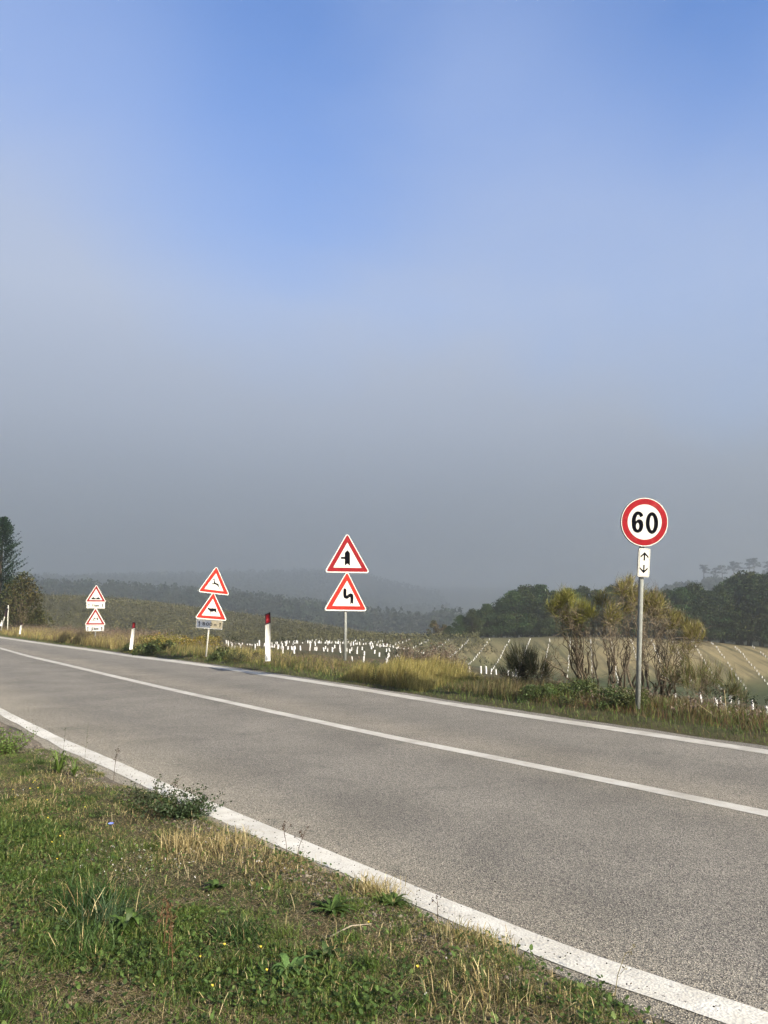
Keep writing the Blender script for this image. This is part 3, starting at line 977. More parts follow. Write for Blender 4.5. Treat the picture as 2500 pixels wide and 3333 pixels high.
# plateau field beyond the verge, seen between the posts and signs
rows_l = {}
for r_ in range(0, 22):
    q = -34 + r_ * 2.75
    k = 0
    for a_ in np.arange(24, 124, 1.75):
        x, y = q * QD[0] + a_ * ROW[0], q * QD[1] + a_ * ROW[1]
        t_, s_ = st(x, y)
        if s_ - 8.7 < 7 or y < 33 or y > 121 or (y < 62 and x > -0.105 * y): continue
        if x < -0.335 * y or x > 0.02 * y + (2 if y < 60 else 0): continue
        keep = 0.55 if y < 60 else 0.6
        if rng.uniform() < keep:
            near_.append((x + rng.uniform(-.25, .25), y + rng.uniform(-.3, .3), 'plateau', r_, k, rng.uniform(0.85, 1.25) if y < 60 else 1.0)); k += 1
# young vines in rows above the valley, middle of the view
for r_, (xa, ya, xb, yb, st_) in enumerate([(0.3, 47, 4.3, 47.5, 0.30), (5.1, 46.3, 8.2, 46.6, 0.27), (-1.5, 40, 3.6, 45, 0.8)]):
    L = math.hypot(xb - xa, yb - ya)
    for k, a_ in enumerate(np.arange(0, L, st_)):
        if rng.uniform() < .22: continue
        near_.append((xa + (xb - xa) * a_ / L + rng.uniform(-.15, .15), ya + (yb - ya) * a_ / L + rng.uniform(-.2, .2), 'brow', r_, k, rng.uniform(0.7, 1.3)))
# lower field beside the road, below the speed sign
for r_ in range(0, 12):
    q = 4.5 + r_ * 1.75
    k = 0
    for a_ in np.arange(18, 60, 1.5):
        x, y = q * QD[0] + a_ * ROW[0], q * QD[1] + a_ * ROW[1]
        t_, s_ = st(x, y)
        if y < 23.5 or y > 46 or s_ < 18.5 or x > 0.53 * y or x < 0.31 * y: continue
        if rng.uniform() < 0.42:
            near_.append((x + rng.uniform(-.2, .2), y + rng.uniform(-.2, .2), 'lower', r_, k, rng.uniform(0.8, 1.1))); k += 1
for k, (px, py) in enumerate(((2362, 2347), (2399, 2356), (2433, 2358), (2469, 2377))):
    Yq = 13.0
    while Yq < 34 and at(px, py, Yq).z > float(H(at(px, py, Yq).x, Yq)) + .02: Yq += .1
    q = at(px, py, Yq)
    near_.append((q.x, q.y, 'front', 0, k, 1.15 * Yq / 23))
near_.sort(key=lambda g: g[1])
hill.sort(key=lambda g: g[1])
TXT = {'hill': 'white guard, %s up from the valley, hay hillside row %s from the misty end',
       'plateau': 'white guard, %s from the road, plateau row %s from the conifer end',
       'brow': 'white guard with dark young vine, %s along brow row %s',
       'lower': 'white guard, %s from the road, lower field row %s beside the brooms'}
TXT['front'] = 'white guard, %s of the four largest in the nearest row, counted from the brooms'
GRP = {'front': 'largest white guards of the nearest row', 'hill': 'white guards on the hay hillside', 'plateau': 'white guards on the plateau field', 'brow': 'white guards on the brow', 'lower': 'white guards in the lower field'}
def ordinal(i):
    return ORD[i] if i < len(ORD) else '%dth' % (i + 1)
allg = near_ + hill
rest = MB()
made = 0
for i, (x, y, reg, r_, k, s_) in enumerate(allg):
    z = float(H(x, y))
    gm_, lm_ = gprotos[i % 6]
    if made < 296:
        made += 1
        leafy = y < 60
        sc_ = s_ * (0.95 if reg in ('hill',) else 0.9)
        if leafy:
            e = empty('plant_guard', (x, y, z), rng.uniform(0, 6.28)); e.scale = (s_ * 0.9, s_ * 0.9, s_)
            for nm, me in (('sleeve', gm_), ('young_vine', lm_)):
                if nm == 'young_vine' and reg in ('plateau', 'lower') and rng.uniform() < 0.45: continue
                o = bpy.data.objects.new(nm, me); C.objects.link(o); o.parent = e
        else:
            e = bpy.data.objects.new('plant_guard', gm_); C.objects.link(e)
            e.location = (x, y, z); e.rotation_euler = (0, 0, rng.uniform(0, 6.28)); e.scale = ((1.2, 1.2, .72) if reg == 'hill' else (1.3, 1.3, .9))
        tag(e, TXT[reg] % ((ordinal(k), ordinal(r_)) if reg != 'front' else ordinal(k)), 'plant guard', GRP[reg])
    else:
        rest.tube([(x, y, z - 0.03), (x + rng.uniform(-.02, .02), y, z + 0.28)], 0.065, 6)
if rest.n: tag(rest.build('far_plant_guards', M['guard']), kind='stuff')
print('guards', len(near_), len(hill), made)

# ================================================================== signs
def rounded(pts, r, seg=6):
    """round the corners of a polygon given counter-clockwise or clockwise"""
    out = []
    n = len(pts)
    for i in range(n):
        p0, p1, p2 = [np.array(pts[(i + k) % n], float) for k in (-1, 0, 1)]
        a_ = (p0 - p1) / np.linalg.norm(p0 - p1); b_ = (p2 - p1) / np.linalg.norm(p2 - p1)
        ang = math.acos(max(-1, min(1, float(a_ @ b_))))
        d_ = r / math.tan(ang / 2)
        s_, e_ = p1 + a_ * d_, p1 + b_ * d_
        bis = (a_ + b_) / np.linalg.norm(a_ + b_)
        cen = p1 + bis * (r / math.sin(ang / 2))
        a0 = math.atan2(*(s_ - cen)[::-1]); a1 = math.atan2(*(e_ - cen)[::-1])
        da = (a1 - a0 + math.pi) % (2 * math.pi) - math.pi
        for k in range(seg + 1):
            t = a0 + da * k / seg
            out.append((cen[0] + r * math.cos(t), cen[1] + r * math.sin(t)))
    return out

def ellipse(cx, cy, rx, ry, n=48):
    return [(cx + rx * math.cos(2 * math.pi * i / n), cy + ry * math.sin(2 * math.pi * i / n)) for i in range(n)]

class Sign:
    """a sign whose shapes are measured in pixels of an enlarged view of the photograph; (ox, oy, k) turns them into photo pixels"""
    def __init__(self, name, label, cat, base, Y, yaw, ox, oy, k, group=None):
        self.bp = at(base[0], base[1], Y); self.Y = Y; self.yaw = R(yaw)
        self.e = tag(empty(name, self.bp, self.yaw), label, cat, group)
        self.ox, self.oy, self.k = ox, oy, k
    def loc(self, x, y):
        p = at(self.ox + x * self.k, self.oy + y * self.k, self.Y)
        dx, dz = p.x - self.bp.x, p.z - self.bp.z
        den = math.cos(self.yaw) - (self.bp.x / self.Y) * math.sin(self.yaw)
        return (dx / den, dz)
    def L(self, pts):
        return [self.loc(*p) for p in pts]
    def layer(self, name, pts, front, back, m, parent, holes=(), label=None):
        mb_ = MB().plate(self.L(pts), front, back, holes=[self.L(h) for h in holes])
        o = mb_.build(name, m, parent)
        if label: o['label'] = label
        return o
    def multi(self, name, polys, front, m, parent):
        mb_ = MB()
        for q in polys:
            if isinstance(q, tuple): mb_.plate(self.L(q[0]), front, None, holes=[self.L(h) for h in q[1:]])
            else: mb_.plate(self.L(q), front, None)
        return mb_.build(name, m, parent)
    def pole(self, pts, r, m, y=0.0, cap=True):
        P_ = [self.loc(*p) for p in pts]
        P_ = [(p[0], y, p[1]) for p in P_]
        return MB().tube(P_, r, 14).build('pole', m, self.e, smooth=False)
    def triangle(self, outer, r_o, red, r_r, inner, sym, redm, white='white_sheet', symm='black', name='warning_plate', label=None):
        pl = self.layer(name, rounded(outer, r_o), -0.042, -0.020, M['back'], self.e, label=label)
        self.layer('white_rim', rounded([(x, y) for x, y in outer], r_o), -0.0440, None, M[white], pl)
        self.layer('red_border', rounded(red, r_r), -0.0455, None, M[redm], pl)
        self.layer('white_panel', rounded(inner, 5), -0.0470, None, M[white], pl)
        if sym: self.multi('symbol', sym, -0.0485, M[symm], pl)
        return pl
    def brackets(self, ys, x):
        mb_ = MB()
        for y in ys:
            c = self.loc(x, y)
            mb_.box((c[0] - 0.055, -0.020, c[1] - 0.02), (c[0] + 0.055, 0.045, c[1] + 0.02))
        return mb_.build('clamps', M['back'], self.e)

def text_polys(txt, x0, x1, y0, y1, offset=0.0):
    """glyph outlines of the built-in font, fitted to a pixel box (y down)"""
    cu = bpy.data.curves.new('t', 'FONT'); cu.body = txt; cu.offset = offset; cu.resolution_u = 4
    o = bpy.data.objects.new('t', cu); C.objects.link(o)
    dg = bpy.context.evaluated_depsgraph_get()
    me = o.evaluated_get(dg).to_mesh()
    V = [(v.co.x, v.co.y) for v in me.vertices]
    F_ = [tuple(p.vertices) for p in me.polygons]
    xs = [v[0] for v in V]; ys = [v[1] for v in V]
    a_, b_, c_, d_ = min(xs), max(xs), min(ys), max(ys)
    W = [(x0 + (v[0] - a_) / (b_ - a_) * (x1 - x0), y1 - (v[1] - c_) / (d_ - c_) * (y1 - y0)) for v in V]
    o.evaluated_get(dg).to_mesh_clear()
    bpy.data.objects.remove(o); bpy.data.curves.remove(cu)
    return [[W[i] for i in f] for f in F_]

def arrow(x, yt, yb, w=24, hw=38, hl=50, slant=0.0):
    """arrow with a solid head pointing up"""
    s_ = slant
    return [(x, yt), (x + hw, yt + hl), (x + w / 2, yt + hl * 0.86), (x + w / 2 + s_, yb), (x - w / 2 + s_, yb), (x - w / 2, yt + hl * 0.86), (x - hw, yt + hl)]

# speed sign
S = Sign('speed_sign', 'round red-rimmed speed limit sign reading 60 with small two-arrow plate, in front of the brooms', 'road sign',
         (2077.8, 2304), 11.3, 0.0, 1990, 1600, 0.13566)
S.pole([((2077.8 - 1990) / .13566, (2308 - 1600) / .13566), (735, 1900), (775, 250)], 0.036, M['pole'], y=0.030)
pl = S.layer('round_plate', ellipse(774, 741, 568, 588, 72), -0.042, -0.016, M['back'], S.e)
S.layer('white_rim', ellipse(776, 741, 560, 582, 72), -0.0440, None, M['white_sheet'], pl)
S.layer('red_border', ellipse(774, 740, 541, 560, 72), -0.0455, None, M['red'], pl)
S.layer('white_panel', ellipse(774, 740, 407, 422, 72), -0.0470, None, M['white_sheet'], pl)
six = [(742, 595), (725, 545), (690, 505), (640, 486), (600, 484), (555, 500), (515, 540), (485, 595), (468, 665), (462, 740), (466, 820), (480, 890), (505, 945), (545, 982), (590, 998),
       (640, 994), (685, 970), (718, 925), (738, 865), (742, 810), (735, 750), (715, 705), (680, 680), (640, 672), (600, 685), (563, 722), (562, 690), (572, 640), (590, 590), (610, 568),
       (635, 570), (650, 590), (662, 630)]
S.multi('numerals', [(six, ellipse(605, 838, 38, 80, 24)), (ellipse(948, 764, 149, 261, 48), ellipse(946, 764, 53, 174, 36))], -0.0485, M['black'], pl)
pl = S.layer('arrow_plate', rounded([(636, 1353), (917, 1373), (882, 2067), (597, 2047)], 45), -0.042, -0.016, M['back'], S.e)
S.layer('white_rim', rounded([(640, 1357), (915, 1377), (880, 2064), (602, 2044)], 42), -0.0440, None, M['white_sheet'], pl)
S.layer('outline', rounded([(660, 1374), (897, 1390), (864, 2047), (622, 2030)], 40), -0.0455, None, M['dark_ink'], pl)
S.layer('white_panel', rounded([(667, 1381), (890, 1396), (857, 2040), (629, 2023)], 36), -0.0470, None, M['white_sheet'], pl)
S.multi('arrows', [[(775, 1458), (862, 1562), (862, 1610), (785, 1523), (780, 1660), (746, 1658), (753, 1523), (675, 1594), (676, 1548)],
                   [(745, 1964), (657, 1858), (657, 1813), (735, 1893), (740, 1764), (773, 1765), (769, 1895), (847, 1826), (845, 1870)]], -0.0485, M['black'], pl)
S.brackets((420, 1060, 1480, 1930), 760)

# side road and double bend
S = Sign('warning_sign', 'two stacked triangles, side road above double bend, on grey pole in straw grass', 'road sign', (1124.5, 2140), 17.0, 18.0, 1040, 1730, 0.12658, 'warning signs along the far verge')
S.pole([((1124.4 - 1040) / .12658, (2150 - 1730) / .12658), (676, 2050), (700, 200)], 0.033, M['pole'], y=0.030)
S.triangle([(703, 30), (112, 1064), (1292, 1064)], 52, [(703, 72), (166, 1036), (1248, 1034)], 28, [(703, 286), (343, 934), (1070, 934)],
           [[(703, 483), (768, 550), (772, 888), (704, 828), (635, 888), (635, 712), (538, 712), (538, 658), (635, 658), (635, 550)]], 'crimson', label='deep red side road triangle')
S.triangle([(697, 1008), (90, 2036), (1224, 2050)], 50, [(697, 1052), (142, 2006), (1184, 2019)], 26, [(695, 1264), (318, 1914), (1032, 1922)],
           [[(638, 1452), (680, 1497), (678, 1645), (700, 1643), (745, 1600), (790, 1588), (835, 1605), (857, 1650), (860, 1700), (853, 1872), (815, 1832), (777, 1876), (780, 1690),
             (768, 1688), (720, 1725), (680, 1735), (635, 1722), (603, 1680), (597, 1630), (600, 1490)]], 'faded_red', label='orange red double bend triangle')
S.brackets((620, 980, 1500, 1960), 690)

# wild animals and cattle
S = Sign('warning_sign', 'tilted stacked triangles, leaping deer above cow, with 800 m plate on thin white pole', 'road sign', (672, 2134), 24.0, 26.0, 620, 1830, 0.113, 'warning signs along the far verge')
S.pole([(455, 2720), (530, 1940), (640, 1000), (735, 230)], 0.028, M['pole_white'], y=0.030)
S.triangle([(742, 96), (196, 858), (1130, 952)], 46, [(742, 134), (240, 835), (1088, 922)], 24, [(730, 316), (388, 772), (944, 834)],
           [[(632, 492), (655, 488), (672, 478), (690, 455), (718, 448), (700, 462), (690, 480), (683, 500), (688, 535), (700, 575), (730, 600), (780, 610), (805, 635), (805, 668), (820, 710),
             (855, 780), (846, 787), (803, 715), (765, 670), (730, 645), (685, 635), (655, 624), (628, 622), (652, 640), (682, 663), (676, 671), (640, 647), (606, 613), (620, 603), (662, 606),
             (660, 580), (666, 545), (658, 515), (635, 503)]], 'faded_red', symm='dark_ink', label='orange red leaping deer triangle')
S.triangle([(652, 842), (112, 1618), (1060, 1694)], 46, [(652, 882), (156, 1592), (1012, 1664)], 24, [(637, 1052), (313, 1527), (862, 1567)],
           [[(480, 1362), (497, 1310), (512, 1300), (535, 1322), (590, 1330), (610, 1320), (640, 1330), (728, 1330), (735, 1360), (738, 1400), (742, 1450), (728, 1502), (712, 1502), (724, 1470),
             (715, 1435), (690, 1425), (672, 1405), (640, 1425), (587, 1422), (580, 1450), (575, 1495), (560, 1497), (566, 1450), (561, 1415), (535, 1390), (515, 1362), (495, 1368)]], 'faded_red', symm='dark_ink', label='orange red cow triangle')
pl = S.layer('distance_plate', rounded([(165, 1622), (945, 1684), (920, 1948), (143, 1886)], 26), -0.042, -0.020, M['alu'], S.e, label='weathered tan and grey 800 m plate')
S.layer('plate_face', rounded([(186, 1645), (926, 1703), (903, 1926), (164, 1866)], 22), -0.0440, None, M['tan'], pl)
S.layer('stained_half', rounded([(190, 1650), (600, 1684), (560, 1896), (168, 1862)], 18), -0.0450, None, M['stain'], pl)
S.multi('lettering', text_polys('8', 335, 412, 1722, 1820, .02) + text_polys('0', 434, 520, 1730, 1828, .02) + text_polys('0', 536, 622, 1737, 1836, .02) + text_polys('m', 664, 740, 1788, 1846, .03)
        + [arrow(247, 1690, 1832, 24, 38, 52, -6), arrow(847, 1735, 1878, 24, 38, 52, -10)], -0.0460, M['black'], pl)
S.brackets((520, 860, 1300, 1780), 650)

# bumps and slippery verge, each with a distance plate
S = Sign('warning_sign', 'two stacked red triangles, road bumps above skidding car, each with a 1 km plate', 'road sign', (311, 2084), 35.5, 32.0, 250, 1880, 0.0904, 'warning signs along the far verge')
S.pole([(672, 2300), (672, 1800), (690, 420)], 0.03, M['pole'], y=0.030)
S.triangle([(703, 246), (284, 892), (1062, 892)], 42, [(701, 290), (330, 866), (1018, 864)], 16, [(693, 412), (440, 810), (912, 814)],
           [[(517, 785), (520, 750), (565, 707), (600, 705), (650, 748), (700, 748), (745, 708), (790, 708), (832, 752), (832, 785)]], 'crimson', label='road bumps triangle')
S.triangle([(672, 1064), (266, 1712), (1050, 1712)], 42, [(670, 1118), (310, 1692), (1000, 1692)], 16, [(668, 1236), (416, 1637), (892, 1637)],
           [[(500, 1543), (674, 1543), (674, 1564), (500, 1564)],
            ([(588, 1490), (608, 1440), (630, 1398), (745, 1405), (765, 1455), (760, 1520), (600, 1500)], [(618, 1445), (637, 1410), (737, 1416), (750, 1452)], [(640, 1470), (725, 1477), (722, 1500), (642, 1495)]),
            [(582, 1490), (618, 1492), (606, 1528), (578, 1522)], [(728, 1505), (764, 1505), (752, 1548), (728, 1540)]], 'crimson', symm='dark_ink', label='skidding car triangle')
for (pts, y0, y1, dx, lab) in (([(352, 893), (1010, 903), (1005, 1112), (342, 1102)], 968, 1038, 0, 'clean white 1 km plate'), ([(312, 1727), (978, 1722), (972, 1930), (330, 1925)], 1798, 1872, -28, 'scratched white 1 km plate')):
    pl = S.layer('distance_plate', rounded(pts, 8), -0.042, -0.022, M['back'], S.e, label=lab)
    S.layer('plate_face', rounded(pts, 8), -0.0440, None, M['white_sheet' if dx == 0 else 'white_old'], pl)
    S.multi('lettering', text_polys('1', 556 + dx, 592 + dx, y0 - 12, y1 + 12, .05) + text_polys('km', 626 + dx, 800 + dx, y0 - 8, y1 + 12, .05)
            + [arrow(432 + dx * 1.4, y0 - 28, y1 + 24, 26, 42, 52), arrow(918 + dx, y0 - 28, y1 + 24, 26, 42, 52)]
            + ([[(335, 1905), (420, 1885), (480, 1850), (430, 1893), (345, 1918)], [(470, 1915), (560, 1870), (590, 1890), (540, 1905)]] if dx else []), -0.0460, M['dark_ink'], pl)
S.brackets((700, 1000, 1500, 1820), 672)

# ------------------------------------------------------------------ delineator posts
def delineator(label, Y, yaw, body, band, refl, t=0.09):
    bx = (body[-1][0] + body[-2][0]) / 2; by = max(p[1] for p in body)
    S = Sign('delineator_post', label, 'roadside post', (bx, by), Y, yaw, 0, 0, 1.0, 'white delineator posts along the far verge')
    S.layer('post_body', body, 0.0, t, M['post_white'], S.e)
    b = S.layer('dark_band', band, -0.003, t + 0.003, M['post_band'], S.e)
    if refl: S.layer('reflector', refl, -0.007, -0.0031, M['reflector'], b)
delineator('upright white post with dark red reflector beside the straw grass, nearest of the three posts', 20.3, 12,
           [(863.5, 2034), (881, 2027), (881, 2152), (863.5, 2152)], [(863, 1999), (880, 1992.5), (881.3, 2027.3), (863.2, 2034.3)], [(866.2, 2002), (877, 1998), (877.8, 2024.5), (866, 2028.6)])
delineator('leaning white post with red top between the double bend sign and the bumps sign', 28.5, 20,
           [(429, 2047), (440.2, 2044), (431.8, 2114), (420.6, 2114)], [(431, 2026), (441, 2023.5), (440.5, 2044.3), (428.7, 2047.3)], [(432.5, 2028.5), (439.4, 2027), (438.7, 2042), (430.8, 2044)], 0.1)
delineator('small leaning white post with dull red top in front of the olive brown bush', 45.0, 25,
           [(66, 2035), (73, 2033.5), (67, 2064), (61.5, 2064)], [(68, 2028), (74, 2026), (73.2, 2033.7), (65.8, 2035.2)], None, 0.1)

# thin pole and leaning plate by the conifer
S = Sign('marker_pole', 'thin white marker pole standing before the dark conifer', 'pole', (25, 2048), 47.0, 0, 0, 0, 1.0)
S.pole([(24.6, 2050), (25.6, 2010), (27.4, 1976), (26.6, 1970)], 0.032, M['pole_white'])
S = Sign('leaning_marker', 'leaning post with dark upper sleeve and small white plate before the conifer', 'roadside marker', (4, 2050), 46.0, 0, 0, 0, 1.0)
S.pole([(3, 2052), (12, 2018), (24, 1978)], 0.025, M['pole_white'])
S.layer('dark_sleeve', [(23, 1979), (27, 1981), (20, 2008), (14, 2005)], -0.04, 0.04, M['post_band'], S.e)
S.layer('white_plate', [(6.5, 2018.5), (14.3, 2021), (8.5, 2039), (0.8, 2036.5)], -0.045, -0.03, M['white_sheet'], S.e)

# ================================================================== brooms behind the speed sign
def shade(c, lo, hi):
    k = rnd.uniform(lo, hi)
    return tuple(min(.6, x * k) for x in c)

def crooked(p0, p1, kink, n=5):
    L = (p1 - p0).length
    pts = [p0]
    for i in range(1, n):
        f = i / n
        pts.append(p0.lerp(p1, f) + Vector((rnd.gauss(0, 1), rnd.gauss(0, 1), rnd.gauss(0, .6))) * kink * L * math.sin(math.pi * f))
    pts.append(p1)
    return pts

def broom(name, label, base_px, e_off, stems, tips, spread_, n_mid, twig_n, twig_len, green, wood, up=1.0, bare=0.0, thick=0.022, side=9, depth_=0.35):
    """tips: (px, py, radius in px, share) brush heads; stems: picture columns where stems leave the ground"""
    Y = verge_at(base_px, e_off)
    b = at(base_px, 2200, Y); g = float(H(b.x, Y)); b = Vector((b.x, Y, g))
    e = tag(empty(name, b), label, 'bush', None)
    br, tw = MB(), MB()
    sp = Y / F_PX
    forks = {}
    for st_ in stems:                                   # main crooked stems
        q = at(st_, 2200, Y) - b; q.z = float(H(q.x + b.x, Y)) - g - .04
        forks[st_] = q
    for (px, py, rpx, share) in tips:
        dep = rnd.uniform(-depth_, depth_)
        c = at(px, py, Y) - b + Vector((0, dep, 0)); rad = rpx * sp
        st_ = min(stems, key=lambda v: abs(v - px) + rnd.uniform(0, 40))
        s0 = forks[st_]
        fork = s0.lerp(c, rnd.uniform(.38, .55)) + Vector((rnd.uniform(-.12, .12), 0, rnd.uniform(-.05, .05)))
        main = crooked(s0, fork, .06)
        w0 = shade(wood, .6, 1.2)
        br.tube(main, [thick * (1 - .4 * i / 5) for i in range(6)], 6, col=w0, caps=False)
        ends = []
        for k in range(max(2, int(4 * share))):
            f2 = fork.lerp(c, rnd.uniform(.35, .7)) + Vector((rnd.gauss(0, .45), rnd.gauss(0, .45), rnd.gauss(-.1, .3))) * rad
            br.tube(crooked(rnd.choice(main[3:]), f2, .08), [thick * (.42 - .05 * i) for i in range(6)], 5, col=shade(wood, .6, 1.4), caps=False)
            for i in range(max(2, int(n_mid * share / 4))):
                en = c + Vector((rnd.gauss(0, .55), rnd.gauss(0, .55), rnd.gauss(-.05, .5))) * rad
                path = crooked(f2, en, .09)
                br.tube(path, [thick * (.2 - .028 * j) for j in range(6)], 4, col=shade(wood, .6, 1.5), caps=False)
                ends.append((en, path))
        allp = [q for _, p_ in ends for q in p_] + main[2:]
        for i in range(int(len(ends) * side)):          # fine bare twigs
            p0 = rnd.choice(allp)
            out_ = (p0 - fork); out_ = out_.normalized() if out_.length > .01 else Vector((0, 0, 1))
            q = p0 + (Vector((rnd.gauss(0, 1), rnd.gauss(0, 1), rnd.gauss(0.05, .8))) * .8 + out_ * .7).normalized() * rnd.uniform(.07, .32)
            br.tube(crooked(p0, q, .12, 3), [.0028, .0024, .0018, .0008], 3, col=shade(wood, 1.0, 3.2), caps=False)
        n_t = int(twig_n * share) if rpx <= 30 or spread_ >= .8 else 0
        if n_t < 1: continue
        idx_ = rng.integers(0, len(ends), n_t)
        P0 = np.array([tuple(ends[i][0].lerp(ends[i][1][-2], rnd.random())) for i in idx_]) + rng.normal(size=(n_t, 3)) * .03
        bunch = rng.normal(size=(len(ends), 3)) * .35
        cvec = np.array(c) + np.array([0, 0, -rad * 0.6])
        D = P0 - cvec; D /= (np.linalg.norm(D, axis=1, keepdims=True) + 1e-6)
        D = D * spread_ + bunch[idx_] + rng.normal(size=D.shape) * 0.2 + np.array([0, 0, up])
        D /= np.linalg.norm(D, axis=1, keepdims=True)
        L = (twig_len * rng.uniform(0.35, 1.2, (n_t, 1)))
        W_ = np.cross(D, unit(n_t)); W_ /= np.linalg.norm(W_, axis=1, keepdims=True); W_ *= 0.0026
        mid = P0 + D * L * 0.55 + rng.normal(size=D.shape) * 0.010
        tip = P0 + D * L + np.array([0, 0, 0.08]) * up * L
        V = np.stack([P0 - W_, P0 + W_, mid + W_, mid - W_, tip], 1).reshape(-1, 3)
        k = np.arange(n_t) * 5
        T = np.concatenate([np.stack([k, k + 1, k + 2], -1), np.stack([k, k + 2, k + 3], -1), np.stack([k + 3, k + 2, k + 4], -1)])
        colr = np.asarray(green)[None] * rng.uniform(0.45, 1.5, (n_t, 1))
        dry = rng.uniform(size=(n_t, 1)) < bare
        colr = np.where(dry, np.array([[0.24, 0.18, 0.11]]) * rng.uniform(.5, 1.4, (n_t, 1)), colr)
        tw.add(V, T, np.repeat(colr, 5, 0))
    br.build('branches', M['bark'], e)
    if tw.n: tw.build('green_twigs', M['leaf'], e)
    return e
WOOD = (0.13, 0.105, 0.075)
GB = (0.25, 0.24, 0.045)
broom('broom_bush', 'tall thin broom with two green brush heads on bare crooked stems', 1925, 2.2, [1905, 1935, 1950],
      [(1812, 1945, 22, .9), (1835, 1935, 20, .7), (1795, 1965, 20, .6), (1855, 1950, 20, .6), (1830, 1968, 26, .7), (1880, 1985, 24, .9), (1902, 1995, 20, .6), (1868, 2005, 26, .9), (1893, 2025, 24, .8),
       (1862, 2035, 22, .5), (1800, 2110, 44, .3), (1890, 2110, 50, .3)], 0.7, 12, 380, 0.18, (0.22, 0.215, 0.05), WOOD, 0.8, thick=0.022)
_dome = []
_o = [(1962, 1975), (1975, 1935), (1998, 1905), (2025, 1888), (2052, 1892), (2078, 1915), (2108, 1938), (2140, 1938), (2170, 1950), (2198, 1975), (2222, 2008), (2248, 2035)]
for i_, (x_, y_) in enumerate(_o):
    _dome.append((x_, y_ + 14, 20, .75))
    if i_ % 2 == 0: _dome.append((x_ * .8 + 2070 * .2, y_ * .72 + 2090 * .28, 26, .5))
    if i_ % 2: _dome.append((x_ * .6 + 2075 * .4, y_ * .4 + 2110 * .6, 40, .35))
_dome += [(2258, 2052, 22, .9), (2235, 2062, 22, .8), (2210, 2075, 30, .5), (2100, 2120, 70, .4), (2180, 2120, 60, .35)]
broom('broom_bush', 'large tangled broom, greenish crown on grey stems, behind the speed sign pole', 2060, 2.6, [1990, 2020, 2055, 2095, 2130, 2160],
      _dome, 0.6, 10, 360, 0.17, (0.22, 0.20, 0.055), (0.14, 0.115, 0.085), 0.7, bare=0.25, thick=0.020, side=12)
broom('broom_bush', 'leafless pale grey broom stems arching between the two taller brooms', 1960, 2.4, [1950, 1985],
      [(1925, 1975, 34, .4), (1950, 2060, 50, .4), (1985, 1990, 36, .4)], 0.7, 12, 40, 0.2, (0.2, 0.17, 0.1), (0.20, 0.165, 0.125), 0.3, bare=.8, thick=0.018)
broom('broom_bush', 'low dark green rush-like broom standing before the hay hillside', 1710, 2.0, [1700, 1708, 1716],
      [(1690, 2170, 40, .9), (1735, 2170, 40, .9), (1712, 2140, 34, .8), (1675, 2195, 26, .5), (1755, 2195, 26, .5), (1712, 2200, 40, .8)], 0.8, 14, 420, 0.34, (0.065, 0.07, 0.032), (0.09, 0.07, 0.05), 0.9, bare=.12, thick=0.012, side=5)
broom('broom_bush', 'dry brown twiggy broom beside the low dark rush-like one', 1790, 2.4, [1780, 1795],
      [(1790, 2150, 40, .5), (1820, 2180, 44, .5), (1770, 2190, 36, .5), (1800, 2215, 40, .4)], 0.7, 14, 120, 0.22, (0.19, 0.14, 0.08), (0.2, 0.15, 0.11), 0.6, bare=.7, thick=0.009, side=8)
broom('broom_bush', 'wispy green broom sprawling above the lower field of white guards', 2260, 3.0, [2225, 2265, 2300],
      [(2220, 2210, 40, .7), (2265, 2195, 44, .8), (2310, 2205, 40, .8), (2350, 2220, 36, .6), (2185, 2190, 34, .6), (2290, 2240, 44, .6)], 0.8, 12, 330, 0.27, (0.125, 0.135, 0.045), (0.12, 0.095, 0.07), 0.9, bare=.3, thick=0.010, side=7)
broom('broom_bush', 'slight green broom standing alone at the edge of the lower field', 2395, 6.0, [2390, 2400],
      [(2380, 2250, 26, .5), (2412, 2255, 26, .5)], 0.8, 12, 260, 0.30, (0.10, 0.12, 0.05), (0.11, 0.09, 0.06), 0.9, bare=.2, thick=0.009, side=5)

# leafy low shrubs of the far verge
def leafy(label, px, e_off, h, w, hue, n=60, leaf=0.026, per=60):
    Y = verge_at(px, e_off); x = at(px, 2200, Y).x; g = float(H(x, Y)) - .02
    E_ = tag(empty('verge_shrub', (x, Y, g)), label, 'shrub', 'leafy shrubs on the far verge')
    cr, tk = MB(), MB()
    lobes = [(rnd.gauss(0, .3) * w, rnd.gauss(0, .2) * w, rnd.uniform(.55, 1.0)) for _ in range(6)]
    for i in range(n):
        lx, ly, lh = rnd.choice(lobes)
        zz = rnd.uniform(.02, 1) ** .8; rr = w * .26 * math.sqrt(max(0, 1 - zz ** 2)) + .02; th = rnd.uniform(0, 6.28); q = rnd.random() ** .5
        c = np.array((lx + rr * q * math.cos(th), ly + rr * q * math.sin(th), zz * h * lh))
        hh = np.asarray(hue) * rnd.uniform(.55, 1.6) * np.array([rnd.uniform(.85, 1.3), 1, 1])
        cr.add(*cards(clump_pts(c, np.array([.07, .07, .06]) * (w + h), per), leaf, hh, .6))
        if i < 10: tk.tube([(0, 0, 0), tuple(c * np.array([.6, .6, .5])), tuple(c * 1.08)], [.007, .005, .002], 4, col=(.10, .08, .05), caps=False)
    cr.build('foliage', M['leaf'], E_); tk.build('branches', M['bark'], E_)
leafy('dense dark green bramble at the foot of the tall thin broom', 1850, 1.5, .32, 1.0, (0.07, 0.10, 0.03), 90)
leafy('low green bramble by the asphalt before the low dark broom', 1770, 1.05, .26, .8, (0.07, 0.105, 0.03), 60)
leafy('green bramble around the foot of the speed sign pole', 2075, 1.3, .28, .9, (0.075, 0.10, 0.032), 70)
